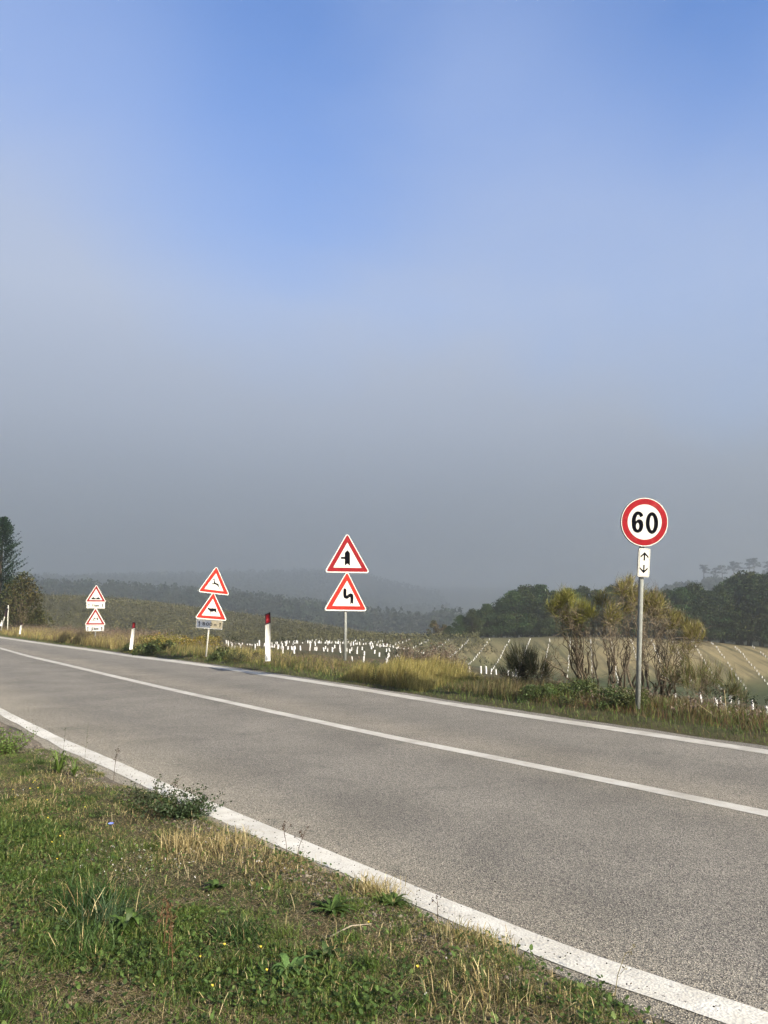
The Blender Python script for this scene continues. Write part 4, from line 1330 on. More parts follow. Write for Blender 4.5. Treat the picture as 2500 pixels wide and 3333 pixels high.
leafy('green leafy shrub between the speed sign and the tall thin broom', 1970, 1.8, .26, 1.0, (0.065, 0.09, 0.032), 70)
leafy('green leafy weed in the straw grass past the stacked triangles', 1240, .8, .42, .9, (0.08, 0.10, 0.032), 60)
leafy('dark green shrub beside the foot of the upright white post', 800, .9, .35, .8, (0.06, 0.07, 0.03), 44)
leafy('yellow-leaved shrub between the leaning white post and the deer sign', 575, 1.6, .68, 3.0, (0.17, 0.15, 0.03), 110, .06)
leafy('olive yellow shrub just past the leaning white post', 480, 1.9, .5, 1.8, (0.13, 0.12, 0.035), 60, .07)
leafy('dark green clump under the yellow-leaved shrub', 530, 1.0, .42, 1.5, (0.06, 0.085, 0.025), 70, .06)
leafy('low dark green clump at the foot of the leaning white post', 452, .9, .32, 1.3, (0.055, 0.078, 0.025), 60, .06)
leafy('green shrub beside the foot of the deer sign pole', 735, 1.0, .35, 1.0, (0.075, 0.10, 0.035), 60, .05)
leafy('brown dead shrub mound by the guards near the bumps sign', 400, 4.0, .6, 1.0, (0.11, 0.075, 0.05), 40, .06)

# ================================================================== grass blades
def blades(m, x, y, h, w, col, lean=0.45, curve=0.5, z=None, jit=0.3, wind=(0, 0)):
    n = len(x)
    z = H(x, y) if z is None else z
    th = rng.uniform(0, 2 * math.pi, n)
    l_ = np.abs(rng.normal(0, lean, n))
    d = np.stack([np.cos(th) * l_ + wind[0], np.sin(th) * l_ + wind[1], np.ones(n)], -1)
    d /= np.linalg.norm(d, axis=1, keepdims=True)
    fa = rng.uniform(0, 2 * math.pi, n)
    W_ = np.stack([np.cos(fa), np.sin(fa), np.zeros(n)], -1) * (np.asarray(w) / 2).reshape(-1, 1)
    h = np.asarray(h).reshape(-1, 1)
    base = np.stack([x, y, z - 0.01], -1)
    hd = d.copy(); hd[:, 2] = 0
    m1 = base + d * h * 0.5
    m2 = base + d * h * 0.82 + hd * h * curve * 0.35
    tip = base + d * h + hd * h * curve - np.array([0, 0, 1]) * h * curve * l_[:, None] * 0.5
    V = np.stack([base - W_, base + W_, m1 - W_ * .9, m1 + W_ * .9, m2 - W_ * .6, m2 + W_ * .6, tip], 1).reshape(-1, 3)
    k = np.arange(n) * 7
    T = np.concatenate([np.stack([k, k + 1, k + 3], -1), np.stack([k, k + 3, k + 2], -1), np.stack([k + 2, k + 3, k + 5], -1), np.stack([k + 2, k + 5, k + 4], -1), np.stack([k + 4, k + 5, k + 6], -1)])
    c = np.broadcast_to(np.asarray(col, float), (n, 3)) * rng.uniform(1 - jit, 1 + jit, (n, 1))
    m.add(V, T, np.repeat(c, 7, 0))

def pick(cols, wts, n):
    cols = np.asarray(cols, float); i = rng.choice(len(cols), n, p=np.asarray(wts) / np.sum(wts))
    return cols[i]

GREEN = [(0.092, 0.155, 0.026), (0.14, 0.195, 0.042), (0.052, 0.09, 0.02), (0.20, 0.235, 0.065)]
STRAW = [(0.46, 0.37, 0.18), (0.34, 0.26, 0.12), (0.56, 0.47, 0.26)]

def gpix(px, py):
    p = on_z(px, py, 0.02); return np.array([p.x, p.y])
def blob(x, y, px, py, rx, ry):
    """1 inside a patch of ground given by its place in the photograph, 0 outside"""
    c = gpix(px, py); e1 = gpix(px + rx, py) - c; e2 = gpix(px, py - ry) - c
    Mx = np.linalg.inv(np.stack([e1, e2], 1))
    q = np.stack([x - c[0], y - c[1]], -1) @ Mx.T
    return np.exp(-(q ** 2).sum(-1) ** 1.3)

def dry_weight(x, y):
    w = 0.19 + 0 * x
    for b in ((780, 2790, 260, 90), (420, 2680, 160, 40), (1050, 2860, 260, 60), (180, 2560, 200, 40), (1300, 3080, 250, 90), (1650, 3230, 200, 80), (1750, 3330, 200, 60), (60, 2640, 120, 40), (1000, 2790, 160, 60), (600, 2790, 120, 50)):
        w = w + 0.5 * blob(x, y, *b)
    return np.clip(w + (hash_noise(x, y, 0.5, 31) - 0.5) * 0.5, 0, 1)

def bare_weight(x, y):
    w = 0 * x
    for b in ((640, 2880, 190, 45), (120, 3260, 220, 50), (60, 3060, 120, 30), (330, 2540, 130, 22), (620, 2640, 150, 20), (820, 3040, 160, 40), (40, 2410, 110, 35), (300, 3240, 200, 50), (1000, 2960, 200, 40)):
        w = w + 0.75 * blob(x, y, *b)
    return np.clip(w + np.maximum(0, hash_noise(x, y, 0.35, 33) - 0.7) * 1.0, 0, 1)

def lush_weight(x, y):
    w = 0 * x
    for b in ((100, 2820, 260, 120), (200, 3000, 300, 90), (520, 3060, 260, 90), (750, 3180, 300, 100), (980, 3250, 260, 90), (330, 3120, 200, 80), (100, 2700, 140, 60), (1150, 3300, 300, 60)):
        w = w + 0.8 * blob(x, y, *b)
    return np.clip(w + (hash_noise(x, y, 0.7, 35) - 0.5) * 0.7, 0, 1)

def near_points(n, rmin=2.3, rmax=14.0, power=1.0, wide=0.6):
    """points on the near verge, denser close to the camera"""
    out_x, out_y = [], []
    tot = 0
    while tot < n:
        k = n * 2
        y = rmin + (rmax - rmin) * rng.uniform(0, 1, k) ** (1.6 * power)
        x = rng.uniform(-1, 1, k) * (y * wide + 0.6)
        t, s = st(x, y)
        ok = s < sG(t) + (hash_noise(x, y, 0.16, 41) - 0.5) * 0.16
        x, y = x[ok], y[ok]
        out_x.append(x); out_y.append(y); tot += len(x)
    return np.concatenate(out_x)[:n], np.concatenate(out_y)[:n]

g1 = MB()
x, y = near_points(480000)
bw, dw, lw = bare_weight(x, y), dry_weight(x, y), lush_weight(x, y)
keep = rng.uniform(size=len(x)) > bw * 0.8
x, y, dw, lw = x[keep], y[keep], dw[keep], lw[keep]
isdry = rng.uniform(size=len(x)) < dw * 0.75
tuft = hash_noise(x, y, 0.14, 43)
h = (0.014 + 0.026 * tuft * tuft + 0.034 * lw * tuft) * rng.uniform(0.6, 1.5, len(x))
col = np.where(isdry[:, None], pick(STRAW + [(0.15, 0.105, 0.06)], [3, 3, 1, 4], len(x)), pick(GREEN, [4, 3, 4, 1], len(x)))
blades(g1, x, y, h, rng.uniform(0.0016, 0.0036, len(x)) * (0.8 + 0.06 * y), col, 0.75, 0.7)
# longer blades
x, y = near_points(16000, power=1.1)
dw, lw = dry_weight(x, y), lush_weight(x, y)
keep = (hash_noise(x, y, 0.22, 45) + 0.5 * lw > 0.62); x, y, dw, lw = x[keep], y[keep], dw[keep], lw[keep]
isdry = rng.uniform(size=len(x)) < dw * 0.8
col = np.where(isdry[:, None], pick(STRAW, [3, 2, 2], len(x)), pick(GREEN, [4, 3, 3, 1], len(x)))
blades(g1, x, y, rng.uniform(0.03, 0.09, len(x)), rng.uniform(0.0025, 0.0045, len(x)), col, 0.7, 1.0)
# arching clumps
cx, cy = near_points(620, power=1.1)
lwc = lush_weight(cx, cy); kk = rng.uniform(size=len(cx)) < 0.25 + 0.75 * lwc; cx, cy = cx[kk], cy[kk]
nb = 110
x = np.repeat(cx, nb) + rng.normal(0, .03, len(cx) * nb); y = np.repeat(cy, nb) + rng.normal(0, .03, len(cx) * nb)
t_, s_ = st(x, y); kk = s_ < sG(t_) + .04; 
hc = np.repeat(pick(GREEN, [4, 3, 4, 1], len(cx)) * rng.uniform(.7, 1.2, (len(cx), 1)), nb, 0); Lc = np.repeat(rng.uniform(.04, .095, len(cx)), nb)
x, y, hc, Lc = x[kk], y[kk], hc[kk], Lc[kk]
blades(g1, x, y, Lc * rng.uniform(.5, 1.15, len(x)), rng.uniform(.002, .0036, len(x)), hc, .95, 1.1)
# pale dry stalks
x, y = near_points(4500, power=1.1)
dw = dry_weight(x, y); keep = rng.uniform(size=len(x)) < dw * 1.3; x, y = x[keep], y[keep]
blades(g1, x, y, rng.uniform(0.04, 0.11, len(x)), rng.uniform(0.002, 0.0034, len(x)), pick([(0.60, 0.50, 0.30), (0.46, 0.37, 0.20)], [1, 1], len(x)), 0.55, 0.5)
# litter lying flat
x, y = near_points(150000)
n = len(x); P_ = np.stack([x, y, H(x, y) + 0.006], -1)
th = rng.uniform(0, 6.28, n); L = rng.uniform(0.012, 0.06, n)
D = np.stack([np.cos(th) * L, np.sin(th) * L, rng.uniform(-.003, .012, n)], -1); W_ = np.stack([-np.sin(th), np.cos(th), 0 * th], -1) * 0.0012
V = np.stack([P_ - W_, P_ + W_, P_ + D], 1).reshape(-1, 3); k = np.arange(n) * 3
g1.add(V, np.stack([k, k + 1, k + 2], -1), np.repeat(pick([(0.42, 0.34, 0.19), (0.22, 0.16, 0.09), (0.55, 0.48, 0.33)], [3, 4, 1], n), 3, 0))
tag(g1.build('verge_grass', M['leaf']), kind='stuff')

# broad-leaved ground plants: clover, plantain and dandelion leaves
g2 = MB()
x, y = near_points(70000, rmax=11, power=1.15)
lw = lush_weight(x, y); keep = rng.uniform(size=len(x)) < lw * 0.9 + 0.16; x, y = x[keep], y[keep]
n = len(x)
P_ = np.stack([x, y, H(x, y) + rng.uniform(0.006, 0.05, n)], -1)
th = rng.uniform(0, 6.28, n); L = rng.uniform(0.008, 0.024, n)[:, None]
D = np.stack([np.cos(th), np.sin(th), rng.uniform(-.15, .8, n)], -1) * L
W_ = np.stack([-np.sin(th), np.cos(th), rng.uniform(-.35, .35, n)], -1) * L * 0.36
V = np.stack([P_, P_ + D * .35 + W_, P_ + D * .8 + W_ * .8, P_ + D * 1.05, P_ + D * .8 - W_ * .8, P_ + D * .35 - W_], 1).reshape(-1, 3)
k = np.arange(n) * 6
T = np.concatenate([np.stack([k, k + 1, k + 5], -1), np.stack([k + 1, k + 2, k + 5], -1), np.stack([k + 2, k + 4, k + 5], -1), np.stack([k + 2, k + 3, k + 4], -1)])
g2.add(V, T, np.repeat(pick([(0.082, 0.135, 0.03), (0.055, 0.095, 0.024), (0.13, 0.18, 0.05)], [4, 4, 1], n) * rng.uniform(.7, 1.3, (n, 1)), 6, 0))
tag(g2.build('clover_cover', M['leaf']), kind='stuff')

# gravel of the shoulder
g3 = MB()
def pebbles(x, y, r, col, zoff=0.0):
    n = len(x)
    base = np.array([(1, 0, 0), (0, 1, 0), (-1, 0, 0), (0, -1, 0), (0, 0, 1), (0, 0, -1)], float)
    th = rng.uniform(0, 6.28, n)
    sc3 = np.stack([r * rng.uniform(.7, 1.3, n), r * rng.uniform(.7, 1.3, n), r * rng.uniform(.4, .8, n)], -1)
    B = base[None] * (1 + rng.uniform(-.25, .25, (n, 6, 1)))
    X = B[..., 0] * np.cos(th)[:, None] - B[..., 1] * np.sin(th)[:, None]; Yv = B[..., 0] * np.sin(th)[:, None] + B[..., 1] * np.cos(th)[:, None]
    V = np.stack([X * sc3[:, None, 0], Yv * sc3[:, None, 1], B[..., 2] * sc3[:, None, 2]], -1) + np.stack([x, y, H(x, y) + r * 0.3 + zoff], -1)[:, None, :]
    T0 = np.array([(0, 1, 4), (1, 2, 4), (2, 3, 4), (3, 0, 4), (1, 0, 5), (2, 1, 5), (3, 2, 5), (0, 3, 5)])
    T = (np.arange(n)[:, None, None] * 6 + T0[None]).reshape(-1, 3)
    g3.add(V.reshape(-1, 3), T, np.repeat(col, 6, 0))
n = 26000
t = rng.uniform(-1, 22, n) ; t = t[rng.uniform(size=n) < 1.4 / (1 + t * 0.12)]
n = len(t)
s = sG(t) + rng.uniform(-0.3, 0.30, n); lim = sN(t, 0) - 0.16
s = np.minimum(s, lim - rng.uniform(0, 0.22, n) * (s > lim))
x, y = xy(t, s)
r = rng.uniform(0.002, 0.008, n) * (1 + (rng.uniform(size=n) < .05) * 1.3)
pebbles(x, y, r, pick([(0.30, 0.26, 0.21), (0.18, 0.155, 0.13), (0.42, 0.38, 0.32), (0.09, 0.08, 0.07)], [3, 4, 1, 2], n))
# stones in the bare patch near the bottom
for c in ((150, 3290), (210, 3300), (260, 3265), (90, 3310), (230, 3230), (180, 3325), (640, 2890)):
    p_ = gpix(*c); k = 10
    pebbles(p_[0] + rng.normal(0, .06, k), p_[1] + rng.normal(0, .06, k), rng.uniform(.003, .010, k), pick([(0.26, 0.2, 0.13), (0.2, 0.15, 0.10)], [1, 1], k), 0.004)
# grit on the painted edge line and the asphalt beside it
n = 900
t = rng.uniform(0.5, 16, n); s = sN(t, 0) + np.abs(rng.normal(0, 0.16, n)) - 0.08; x, y = xy(t, s)
keep = s > sN(t, 0) - .1
x, y = x[keep], y[keep]
V0 = g3.n
pebbles(x, y, rng.uniform(.0015, .005, len(x)), pick([(0.05, 0.045, 0.04), (0.2, 0.17, 0.13)], [3, 1], len(x)), 0.066)
tag(g3.build('gravel', M['bark']), kind='stuff')

# ------------------------------------------------------------------ single plants of the near verge
def rosette(label, px, py, n, L, w, hue, up=0.35, group='leafy plants on the near verge', name='rosette_plant', cat='plant'):
    p = gpix(px, py); z = float(H(p[0], p[1]))
    e = MB()
    for i in range(n):
        th = rng.uniform(0, 6.28); l = L * rng.uniform(.6, 1.15); u = up * rng.uniform(.4, 1.6)
        d = np.array([math.cos(th), math.sin(th), 0]); q = np.array([-d[1], d[0], 0])
        c = np.asarray(hue) * rng.uniform(.65, 1.4)
        V, T = [], []
        S_ = 5
        for k in range(S_ + 1):
            f = k / S_
            cen = d * l * f + np.array([0, 0, l * u * math.sin(f * 2.2) * 0.9 + 0.01])
            ww = w * math.sin(math.pi * min(0.97, 0.12 + f * 0.88)) ** 0.8 * rng.uniform(.85, 1.15)
            V += [cen - q * ww / 2 + np.array([0, 0, ww * .15]), cen, cen + q * ww / 2 + np.array([0, 0, ww * .15])]
        for k in range(S_):
            a_ = k * 3
            T += [(a_, a_ + 1, a_ + 4), (a_, a_ + 4, a_ + 3), (a_ + 1, a_ + 2, a_ + 5), (a_ + 1, a_ + 5, a_ + 4)]
        e.add(np.array(V), T, c)
    o = e.build(name, M['leaf']); o.location = (p[0], p[1], z)
    return tag(o, label, cat, group)
RG = (0.08, 0.135, 0.03)
rosette('broad dandelion-like rosette close to the white edge line by the gravel', 1080, 2975, 34, 0.13, 0.022, RG, .22)
rosette('flat leafy rosette right beside the white edge line, nearer the road than its neighbour', 1280, 2955, 26, 0.10, 0.02, (0.08, 0.13, 0.03), .22)
rosette('small dark rosette in the brown bare patch', 705, 2912, 14, 0.07, 0.03, (0.06, 0.10, 0.025))
rosette('large pale green broad-leaved plant at the lowest part of the verge', 945, 3210, 60, 0.09, 0.028, (0.09, 0.16, 0.045), 0.45)
rosette('dull green broad-leaved clump beside the pale broad-leaved plant', 1060, 3160, 26, 0.07, 0.02, (0.06, 0.10, 0.03), .45)
rosette('bright green upright leaf cluster near the gravel at the edge of the grass', 190, 2525, 46, 0.11, 0.016, (0.11, 0.17, 0.035), 1.3)
rosette('small bright leaf cluster beside the taller upright one', 240, 2535, 20, 0.08, 0.014, (0.11, 0.17, 0.035), 1.2)
rosette('mid green rosette among the clover at the lowest left of the verge', 420, 3080, 22, 0.10, 0.028, RG, .8)
rosette('mid green leafy clump on the clover just below the blue flower', 300, 3010, 24, 0.07, 0.018, RG, .8)

def tuft(label, px, py, n, L, hue, lean=.6, r=0.05, dry=0.1, w=0.004):
    p = gpix(px, py); m = MB()
    x = p[0] + np.clip(rng.normal(0, r, n), -2 * r, 2 * r); y = p[1] + np.clip(rng.normal(0, r, n), -2 * r, 2 * r)
    col = np.where(rng.uniform(size=(n, 1)) < dry, pick(STRAW, [1, 1, 1], n), np.asarray(hue)[None])
    x0, y0, z0 = float(p[0]), float(p[1]), float(H(p[0], p[1]))
    blades(m, x - x0, y - y0, rng.uniform(.5, 1.1, n) * L, np.full(n, w), col, lean, 1.0, z=H(x, y) - z0)
    o = m.build('grass_tuft', M['leaf']); o.location = (x0, y0, z0)
    return tag(o, label, 'grass tuft', 'grass tufts on the near verge')
tuft('large dark green grass tuft with long arching blades in the clover', 290, 2985, 420, 0.20, (0.045, 0.095, 0.022), .7, .07)
tuft('bluish green grass tuft with drooping blades next to the large dark tuft', 345, 3040, 240, 0.20, (0.07, 0.12, 0.055), .9, .06)
tuft('rounded grass tuft lower down the verge among clover', 270, 3150, 300, 0.15, (0.06, 0.11, 0.025), .8, .06)
tuft('short dark grass tuft beside the brown bare patch', 770, 3085, 260, 0.11, (0.045, 0.09, 0.022), .8, .06)
tuft('dry straw-coloured grass tuft hanging over the white edge line', 1235, 2905, 300, 0.13, (0.30, 0.25, 0.10), .8, .07, .7)
tuft('dry yellow grass tuft by the edge line, lower down the verge', 1540, 3075, 260, 0.10, (0.2, 0.19, 0.07), .5, .09, .6)
tuft('straw and green grass tuft at the very bottom of the verge', 1560, 3270, 300, 0.10, (0.10, 0.13, 0.04), .5, .10, .5)
tuft('straw tuft below the blue flower', 590, 2770, 200, 0.15, (0.3, 0.24, 0.11), .6, .07, .8)
tuft('pale dry tuft in the middle of the grass slope', 740, 2770, 220, 0.14, (0.3, 0.24, 0.11), .7, .10, .8)

def leafy_stem_bush(label, px, py, n, h, spread_r, hue, name='verge_weed'):
    p = gpix(px, py); z = float(H(*p)); m = MB()
    for i in range(n):
        d = Vector((rng.normal(0, spread_r), rng.normal(0, spread_r), 0)); hh = h * rng.uniform(.5, 1.1)
        top = d * 1.5 + Vector((0, 0, hh))
        m.tube([tuple(d * .3), tuple(d + Vector((0, 0, hh * .5))), tuple(top)], [0.0022, .0018, .0008], 3, col=(0.10, 0.075, 0.045), caps=False)
        k = 26
        f = rng.uniform(.1, 1, (k, 1))
        P_ = np.array(d)[None] * (.3 + f * 1.2) + np.array([0, 0, hh]) * f + rng.normal(size=(k, 3)) * .014
        m.add(*cards(P_, 0.022, np.asarray(hue), .6))
    o = m.build(name, M['leaf']); o.location = (p[0], p[1], z)
    return tag(o, label, 'weed', None)
leafy_stem_bush('dark green weed clump spilling over the white edge line', 585, 2655, 90, 0.13, 0.11, (0.04, 0.065, 0.024))
leafy_stem_bush('green leafy weed by the gravel shoulder, farthest along the near verge', 15, 2455, 60, 0.24, 0.10, (0.12, 0.19, 0.04))
leafy_stem_bush('thin dark green trailing weed against the edge line beside the darker clump', 500, 2612, 30, 0.10, 0.12, (0.05, 0.065, 0.03))

def seed_stalk(label, px, py, h, lean, col, heads=6, name='seed_stalk', Y_up=None, r=0.002):
    p = gpix(px, py); z = float(H(*p)); m = MB()
    top = Vector((lean, 0, h))
    m.tube([(0, 0, 0), (lean * .3, 0, h * .5), tuple(top)], [r, r * .8, r * .5], 4, col=col, caps=False)
    for i in range(heads):
        f = rng.uniform(.5, 1); q = Vector((lean * f, 0, h * f))
        en = q + Vector((rng.normal(0, .02), rng.normal(0, .02), rng.uniform(.01, .05)))
        m.tube([tuple(q), tuple(en)], [r * .5, r * .4], 3, col=col, caps=False)
        m.add(*cards(np.array(en)[None] + rng.normal(size=(6, 3)) * .004, .009, np.asarray(col) * .8, .8))
    o = m.build(name, M['leaf']); o.location = (p[0], p[1], z)
    return tag(o, label, 'plant stalk', 'dry seed stalks on the near verge')
BR = (0.11, 0.06, 0.04)
seed_stalk('forked brown seed stalk standing against the white edge line', 370, 2535, 0.26, .02, BR, 9)
seed_stalk('bent thin dry stalk at the edge line above the dark weed clump', 560, 2590, 0.15, .03, BR, 4)
seed_stalk('twin dark stalk rising over the edge line past the dark weed clump', 935, 2805, 0.20, -.03, BR, 5)
seed_stalk('leaning dark stalk rising over the edge line, second of the pair', 965, 2815, 0.19, .05, BR, 5)
seed_stalk('short dark stalk at the edge line by the two rosettes', 1425, 2995, 0.10, 0, BR, 2)
seed_stalk('thin grass stalk crossing the edge line far down the verge', 2000, 3230, 0.17, .05, (0.3, 0.26, 0.14), 3)
seed_stalk('tall thin grass stalk seen against the asphalt, higher of two', 270, 2560, 0.52, .02, (0.12, 0.12, 0.08), 2, r=.0013)
seed_stalk('tall thin grass stalk seen against the asphalt, lower of two', 200, 2520, 0.42, .02, (0.12, 0.12, 0.08), 2, r=.0013)
for i, (px, py, h_) in enumerate(((512, 3090, .16), (530, 3130, .2), (545, 3170, .2), (560, 3220, .17))):
    seed_stalk(['reddish sorrel stalk in the clover, topmost of four', 'reddish sorrel stalk in the clover, second of four', 'reddish sorrel stalk in the clover, third of four', 'reddish sorrel stalk in the clover, lowest of four'][i],
               px, py, h_, rng.uniform(-.02, .02), (0.20, 0.11, 0.06), 7)

def flower(label, px, py, h, r, m_, petals=8, cat='wildflower', name='yellow_flower', group='small yellow wildflowers', cup=0.8, px_top=None):
    p = gpix(px, py); z = float(H(*p))
    e = tag(empty(name, (p[0], p[1], z)), label, cat, group)
    MB().tube([(0, 0, 0), (.006, 0, h * .6), (0, 0, h)], [.0014, .0012, .001], 5, col=(.1, .13, .05), caps=False).build('stem', M['leaf'], e)
    hd = MB()
    for i in range(petals):
        th = 2 * math.pi * i / petals; d = np.array([math.cos(th), math.sin(th), cup]); q = np.array([-math.sin(th), math.cos(th), 0]) * r * .42
        c = np.array([0, 0, h])
        hd.add([c, c + d * r * .6 - q, c + d * r, c + d * r * .6 + q], [(0, 1, 2), (0, 2, 3)])
    hd.build('flower_head', M[m_], e)
FL = [(112, 2560, 'topmost yellow flower near the upper edge of the grass'), (106, 2572, 'yellow flower just under the topmost one'), (96, 2585, 'third yellow flower of the loose cluster'), (122, 2578, 'yellow flower at the roadward side of the loose cluster'),
      (40, 2592, 'large pale yellow flower at the outer edge of the cluster'), (48, 2610, 'small yellow flower below the large pale one'), (152, 2625, 'yellow flower on a tall stem between the cluster and blue flower'),
      (276, 2640, 'yellow flower on the grass above the blue flower'), (154, 2690, 'yellow flower level with the blue flower'), (194, 2750, 'yellow flower below the blue flower, higher of two'), (168, 2760, 'open golden flower low beside a yellow bud'),
      (184, 2828, 'golden flower in the dark clover'), (730, 3120, 'pale yellow bud above the broad-leaved plant'), (848, 3140, 'yellow bud next to the broad-leaved plant'), (650, 3175, 'yellow bud in the clover, lower down'),
      (868, 3205, 'yellow flower among the broad leaves'), (1200, 3050, 'bright yellow flower near the twig'), (690, 3260, 'small yellow bud at the bottom of the clover'), (1360, 3205, 'yellow flower in the low grass under the twig'), (1430, 3245, 'orange yellow flower in the low grass, lowest')]
for i, (px, py, lab) in enumerate(FL):
    flower(lab, px, py + 14, rng.uniform(.03, .07), rng.uniform(.0045, .0075), 'yellow', cup=1.6)
flower('single pale blue chicory flower in the middle of the grass', 360, 2712, .05, .020, 'blue', 12, 'wildflower', 'blue_flower', None, .6)
# tiny white flowers scattered, and a fallen twig
g4 = MB()
for c, k, sp_ in (((400, 2790), 60, .22), ((500, 2830), 50, .2), ((860, 2880), 40, .15), ((420, 2850), 30, .12), ((1300, 3230), 16, .2), ((60, 2600), 16, .2)):
    p_ = gpix(*c); X = p_[0] + rng.normal(0, sp_, k); Yv = p_[1] + rng.normal(0, sp_, k)
    g4.add(*cards(np.repeat(np.stack([X, Yv, H(X, Yv) + rng.uniform(.02, .04, k)], -1)[: k // 2], 3, 0) + rng.normal(size=((k // 2) * 3, 3)) * .003, .006, (.62, .6, .6), 1.0))
tag(g4.build('tiny_white_flowers', M['leaf']), kind='stuff')
a_, b_ = gpix(1075, 3085), gpix(1210, 3050)
tw_ = MB().tube([(0, 0, 0), tuple(Vector((*(b_ - a_), 0)) * .5 + Vector((0, .01, .02))), (*(b_ - a_), .01)], [.004, .0035, .002], 6, col=(.42, .36, .27)).build('fallen_twig', M['bark'])
tw_.location = (a_[0], a_[1], float(H(*a_)) + .02)
tag(tw_, 'pale fallen twig lying in the low grass', 'twig')

# ================================================================== grass of the far verge
def verge_pts(n, e0, e1, t0, t1, pw=1.0):
    t = t0 + (t1 - t0) * rng.uniform(0, 1, n) ** pw
    e = rng.uniform(e0, e1, n)
    x, y = xy(t, sF(t, 1) + e)
    return t, e, x, y
gv = MB()
# low green mat along the asphalt
t, e, x, y = verge_pts(95000, 0.12, 3.6, -4, 75, 1.7)
k = (e > 0.14 + (hash_noise(t, t * 0, .5, 51)) * .16); t, e, x, y = t[k], e[k], x[k], y[k]
gr_ = hash_noise(x, y, 1.1, 52)
dry = rng.uniform(size=len(x)) < np.clip(0.12 + 0.55 * smooth01(e, .7, 1.6) * gr_ * 1.4 + 0.2 * smooth01(t, 18, 26), 0, .85)
col = np.where(dry[:, None], pick([(0.26, 0.20, 0.09), (0.19, 0.13, 0.06), (0.13, 0.08, 0.05)], [3, 3, 2], len(x)), pick([(0.10, 0.155, 0.03), (0.14, 0.19, 0.045), (0.07, 0.105, 0.024)], [3, 2, 2], len(x)))
h = (0.05 + 0.10 * smooth01(e, .1, 1.2)) * rng.uniform(.5, 1.5, len(x))
blades(gv, x, y, h, rng.uniform(.004, .007, len(x)) * (1 + .03 * np.maximum(y - 10, 0)), col, .55, .6)
# field side slope
t, e, x, y = verge_pts(60000, 3.0, 16, -6, 75, 1.3)
col = pick([(0.07, 0.08, 0.03), (0.16, 0.125, 0.065), (0.10, 0.065, 0.04), (0.05, 0.062, 0.022)], [3, 2, 2, 3], len(x)) * (0.6 + 0.8 * hash_noise(x, y, 2.3, 53)[:, None])
blades(gv, x, y, rng.uniform(.05, .15, len(x)), rng.uniform(.006, .012, len(x)) * (1 + .02 * np.maximum(y - 10, 0)), col, .5, .6)
# reddish brown stems before the lower field
t, e, x, y = verge_pts(9000, .7, 1.8, -4, 9)
col = pick([(0.17, 0.085, 0.045), (0.13, 0.07, 0.04), (0.2, 0.14, 0.07)], [3, 2, 1], len(x))
blades(gv, x, y, rng.uniform(.06, .16, len(x)), .004 + 0 * x, col, .6, .5)
tag(gv.build('far_verge_grass', M['leaf']), kind='stuff')

# tall straw grass with brown plumes
gs = MB()
def straw_patch(px0, px1, Y0, Y1, e0, e1, n, hh, cols, wts, wind=(0, 0), plume=0.0, w=.005):
    """between two picture columns at the given distances, e metres past the edge line"""
    a0, a1 = at(px0, 2150, Y0), at(px1, 2150, Y1)
    t0, _ = st(a0.x, a0.y); t1, _ = st(a1.x, a1.y)
    t, e, x, y = verge_pts(n, e0, e1, min(t0, t1), max(t0, t1))
    f = hash_noise(x, y, .45, 61)
    k = f > .22; t, e, x, y, f = t[k], e[k], x[k], y[k], f[k]
    edge = smooth01(t, min(t0, t1), min(t0, t1) + 1.2) * (1 - smooth01(t, max(t0, t1) - 1.2, max(t0, t1)))
    h = hh * rng.uniform(.55, 1.1, len(x)) * (.6 + .5 * f) * (.45 + .55 * edge)
    blades(gs, x, y, h, np.full(len(x), w) * (1 + .03 * np.maximum(y - 12, 0)), pick(cols, wts, len(x)), .22, .55, wind=wind)
    if plume > 0:
        k = rng.uniform(size=len(x)) < plume
        xx, yy, hh_ = x[k], y[k], h[k] * rng.uniform(1.0, 1.25, k.sum())
        blades(gs, xx, yy, hh_, .003 + 0 * xx, (.2, .15, .09), .12, .3, wind=wind)
        zz = H(xx, yy)
        P_ = np.stack([xx + wind[0] * hh_ * 1.2, yy, zz + hh_ * .97], -1)
        P_ = np.repeat(P_, 7, 0) + rng.normal(size=(len(P_) * 7, 3)) * np.array([.035, .035, .05])
        gs.add(*cards(P_, .045, np.array([.17, .125, .10]), .35, up=.8))
YEL = [(0.40, 0.33, 0.12), (0.30, 0.25, 0.08), (0.50, 0.42, 0.18), (0.16, 0.17, 0.05)]
straw_patch(945, 1300, 16.8, 14.5, .45, 2.2, 15000, .56, YEL, [3, 3, 1, 2], (.12, 0))
straw_patch(1000, 1250, 17.8, 16.2, 1.9, 3.2, 4500, .72, [(0.17, 0.13, 0.08), (0.13, 0.095, 0.07)], [1, 1], (.1, 0), .28)
straw_patch(1330, 1700, 14.5, 12.4, .8, 2.6, 6500, .33, [(0.24, 0.19, 0.09), (0.10, 0.11, 0.04), (0.16, 0.12, 0.07)], [2, 3, 2], (.1, 0), .0)
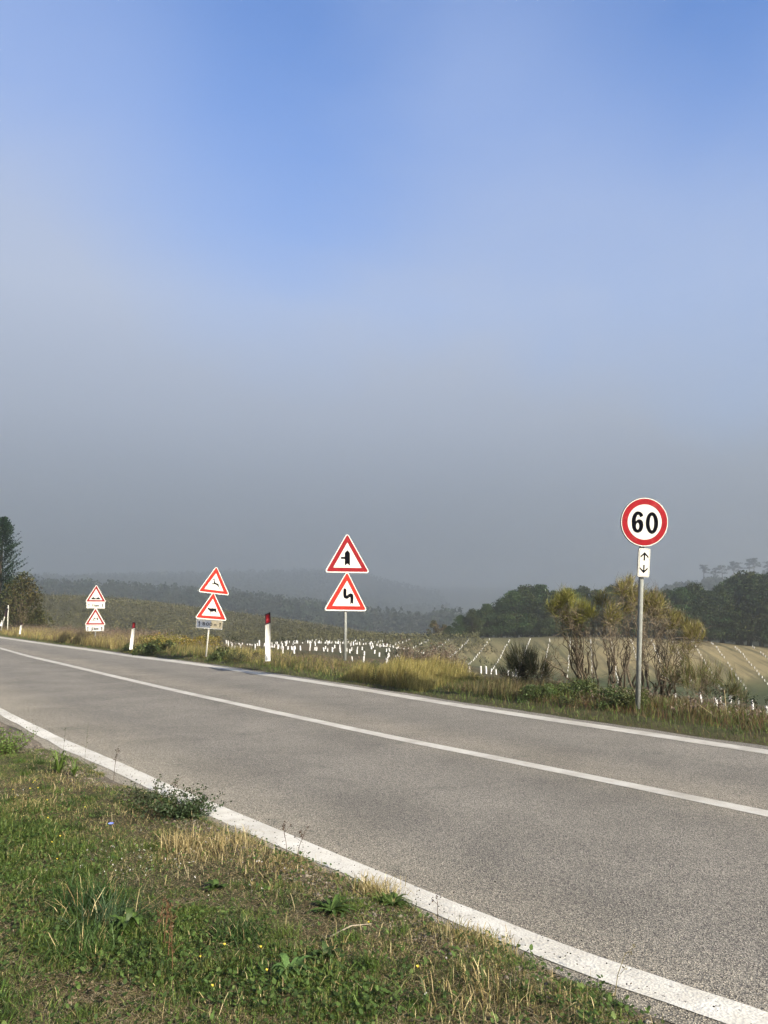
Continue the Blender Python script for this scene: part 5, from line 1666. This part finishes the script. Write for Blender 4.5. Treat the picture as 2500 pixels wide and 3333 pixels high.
straw_patch(1240, 1640, 15.4, 13.2, 2.2, 3.4, 2500, .30, [(0.12, 0.12, 0.05), (0.2, 0.16, 0.08)], [3, 2], (.1, 0), .03)
straw_patch(120, 420, 42, 28.5, .5, 2.6, 15000, .62, YEL + [(0.2, .12, .08)], [3, 2, 2, 1, 2], (.05, 0), .22, .006)
straw_patch(-200, 140, 68, 42, .5, 3.2, 9000, .55, YEL + [(0.2, .12, .08)], [3, 2, 1, 2, 2], (.05, 0), .22, .008)
straw_patch(440, 700, 27.5, 21.5, .8, 2.4, 7000, .42, YEL + [(0.07, .09, .03)], [3, 2, 1, 1, 4], (.05, 0), .04)
straw_patch(690, 950, 22, 17.6, .7, 2.6, 7000, .30, YEL + [(0.07, .085, .03), (.14, .1, .06)], [2, 1, 1, 1, 4, 3], (.05, 0), .04)
straw_patch(1900, 2500, 12.5, 10.2, 1.0, 2.2, 5500, .22, [(0.10, .11, .04), (.22, .17, .09), (.15, .09, .05)], [3, 2, 2], (.1, 0), .04, .004)
tag(gs.build('tall_straw_grass', M['leaf']), kind='stuff')
# single pale canes leaning out of the grass
def cane(label, x0, e_off, x1, y1, r=.005):
    Y = verge_at(x0, e_off)
    a_ = at(x0, 2200, Y); g = float(H(a_.x, Y)); b_ = at(x1, y1, Y); base_ = Vector((a_.x, Y, g))
    o = MB().tube([(0, 0, 0), tuple((b_ - base_) * .5 + Vector((.01, .02, 0))), tuple(b_ - base_)], [r, r * .8, r * .5], 5, col=(.42, .36, .20)).build('dry_cane', M['bark'])
    o.location = base_; tag(o, label, 'dry stalk', 'pale dry canes on the far verge')
cane('upright pale cane in front of the white guards of the lower field', 2357, 1.3, 2358, 2245, .007)
cane('pale cane leaning away from the upright cane', 2330, 1.2, 2270, 2290)
cane('pale bent cane beside the deer sign pole', 688, 1.0, 680, 2112, .010)
cane('pale cane slanting across the straw grass before the young vines', 1345, 1.0, 1330, 2130)
cane('pale cane leaning over beside the slanting one', 1352, 1.1, 1372, 2150, .004)
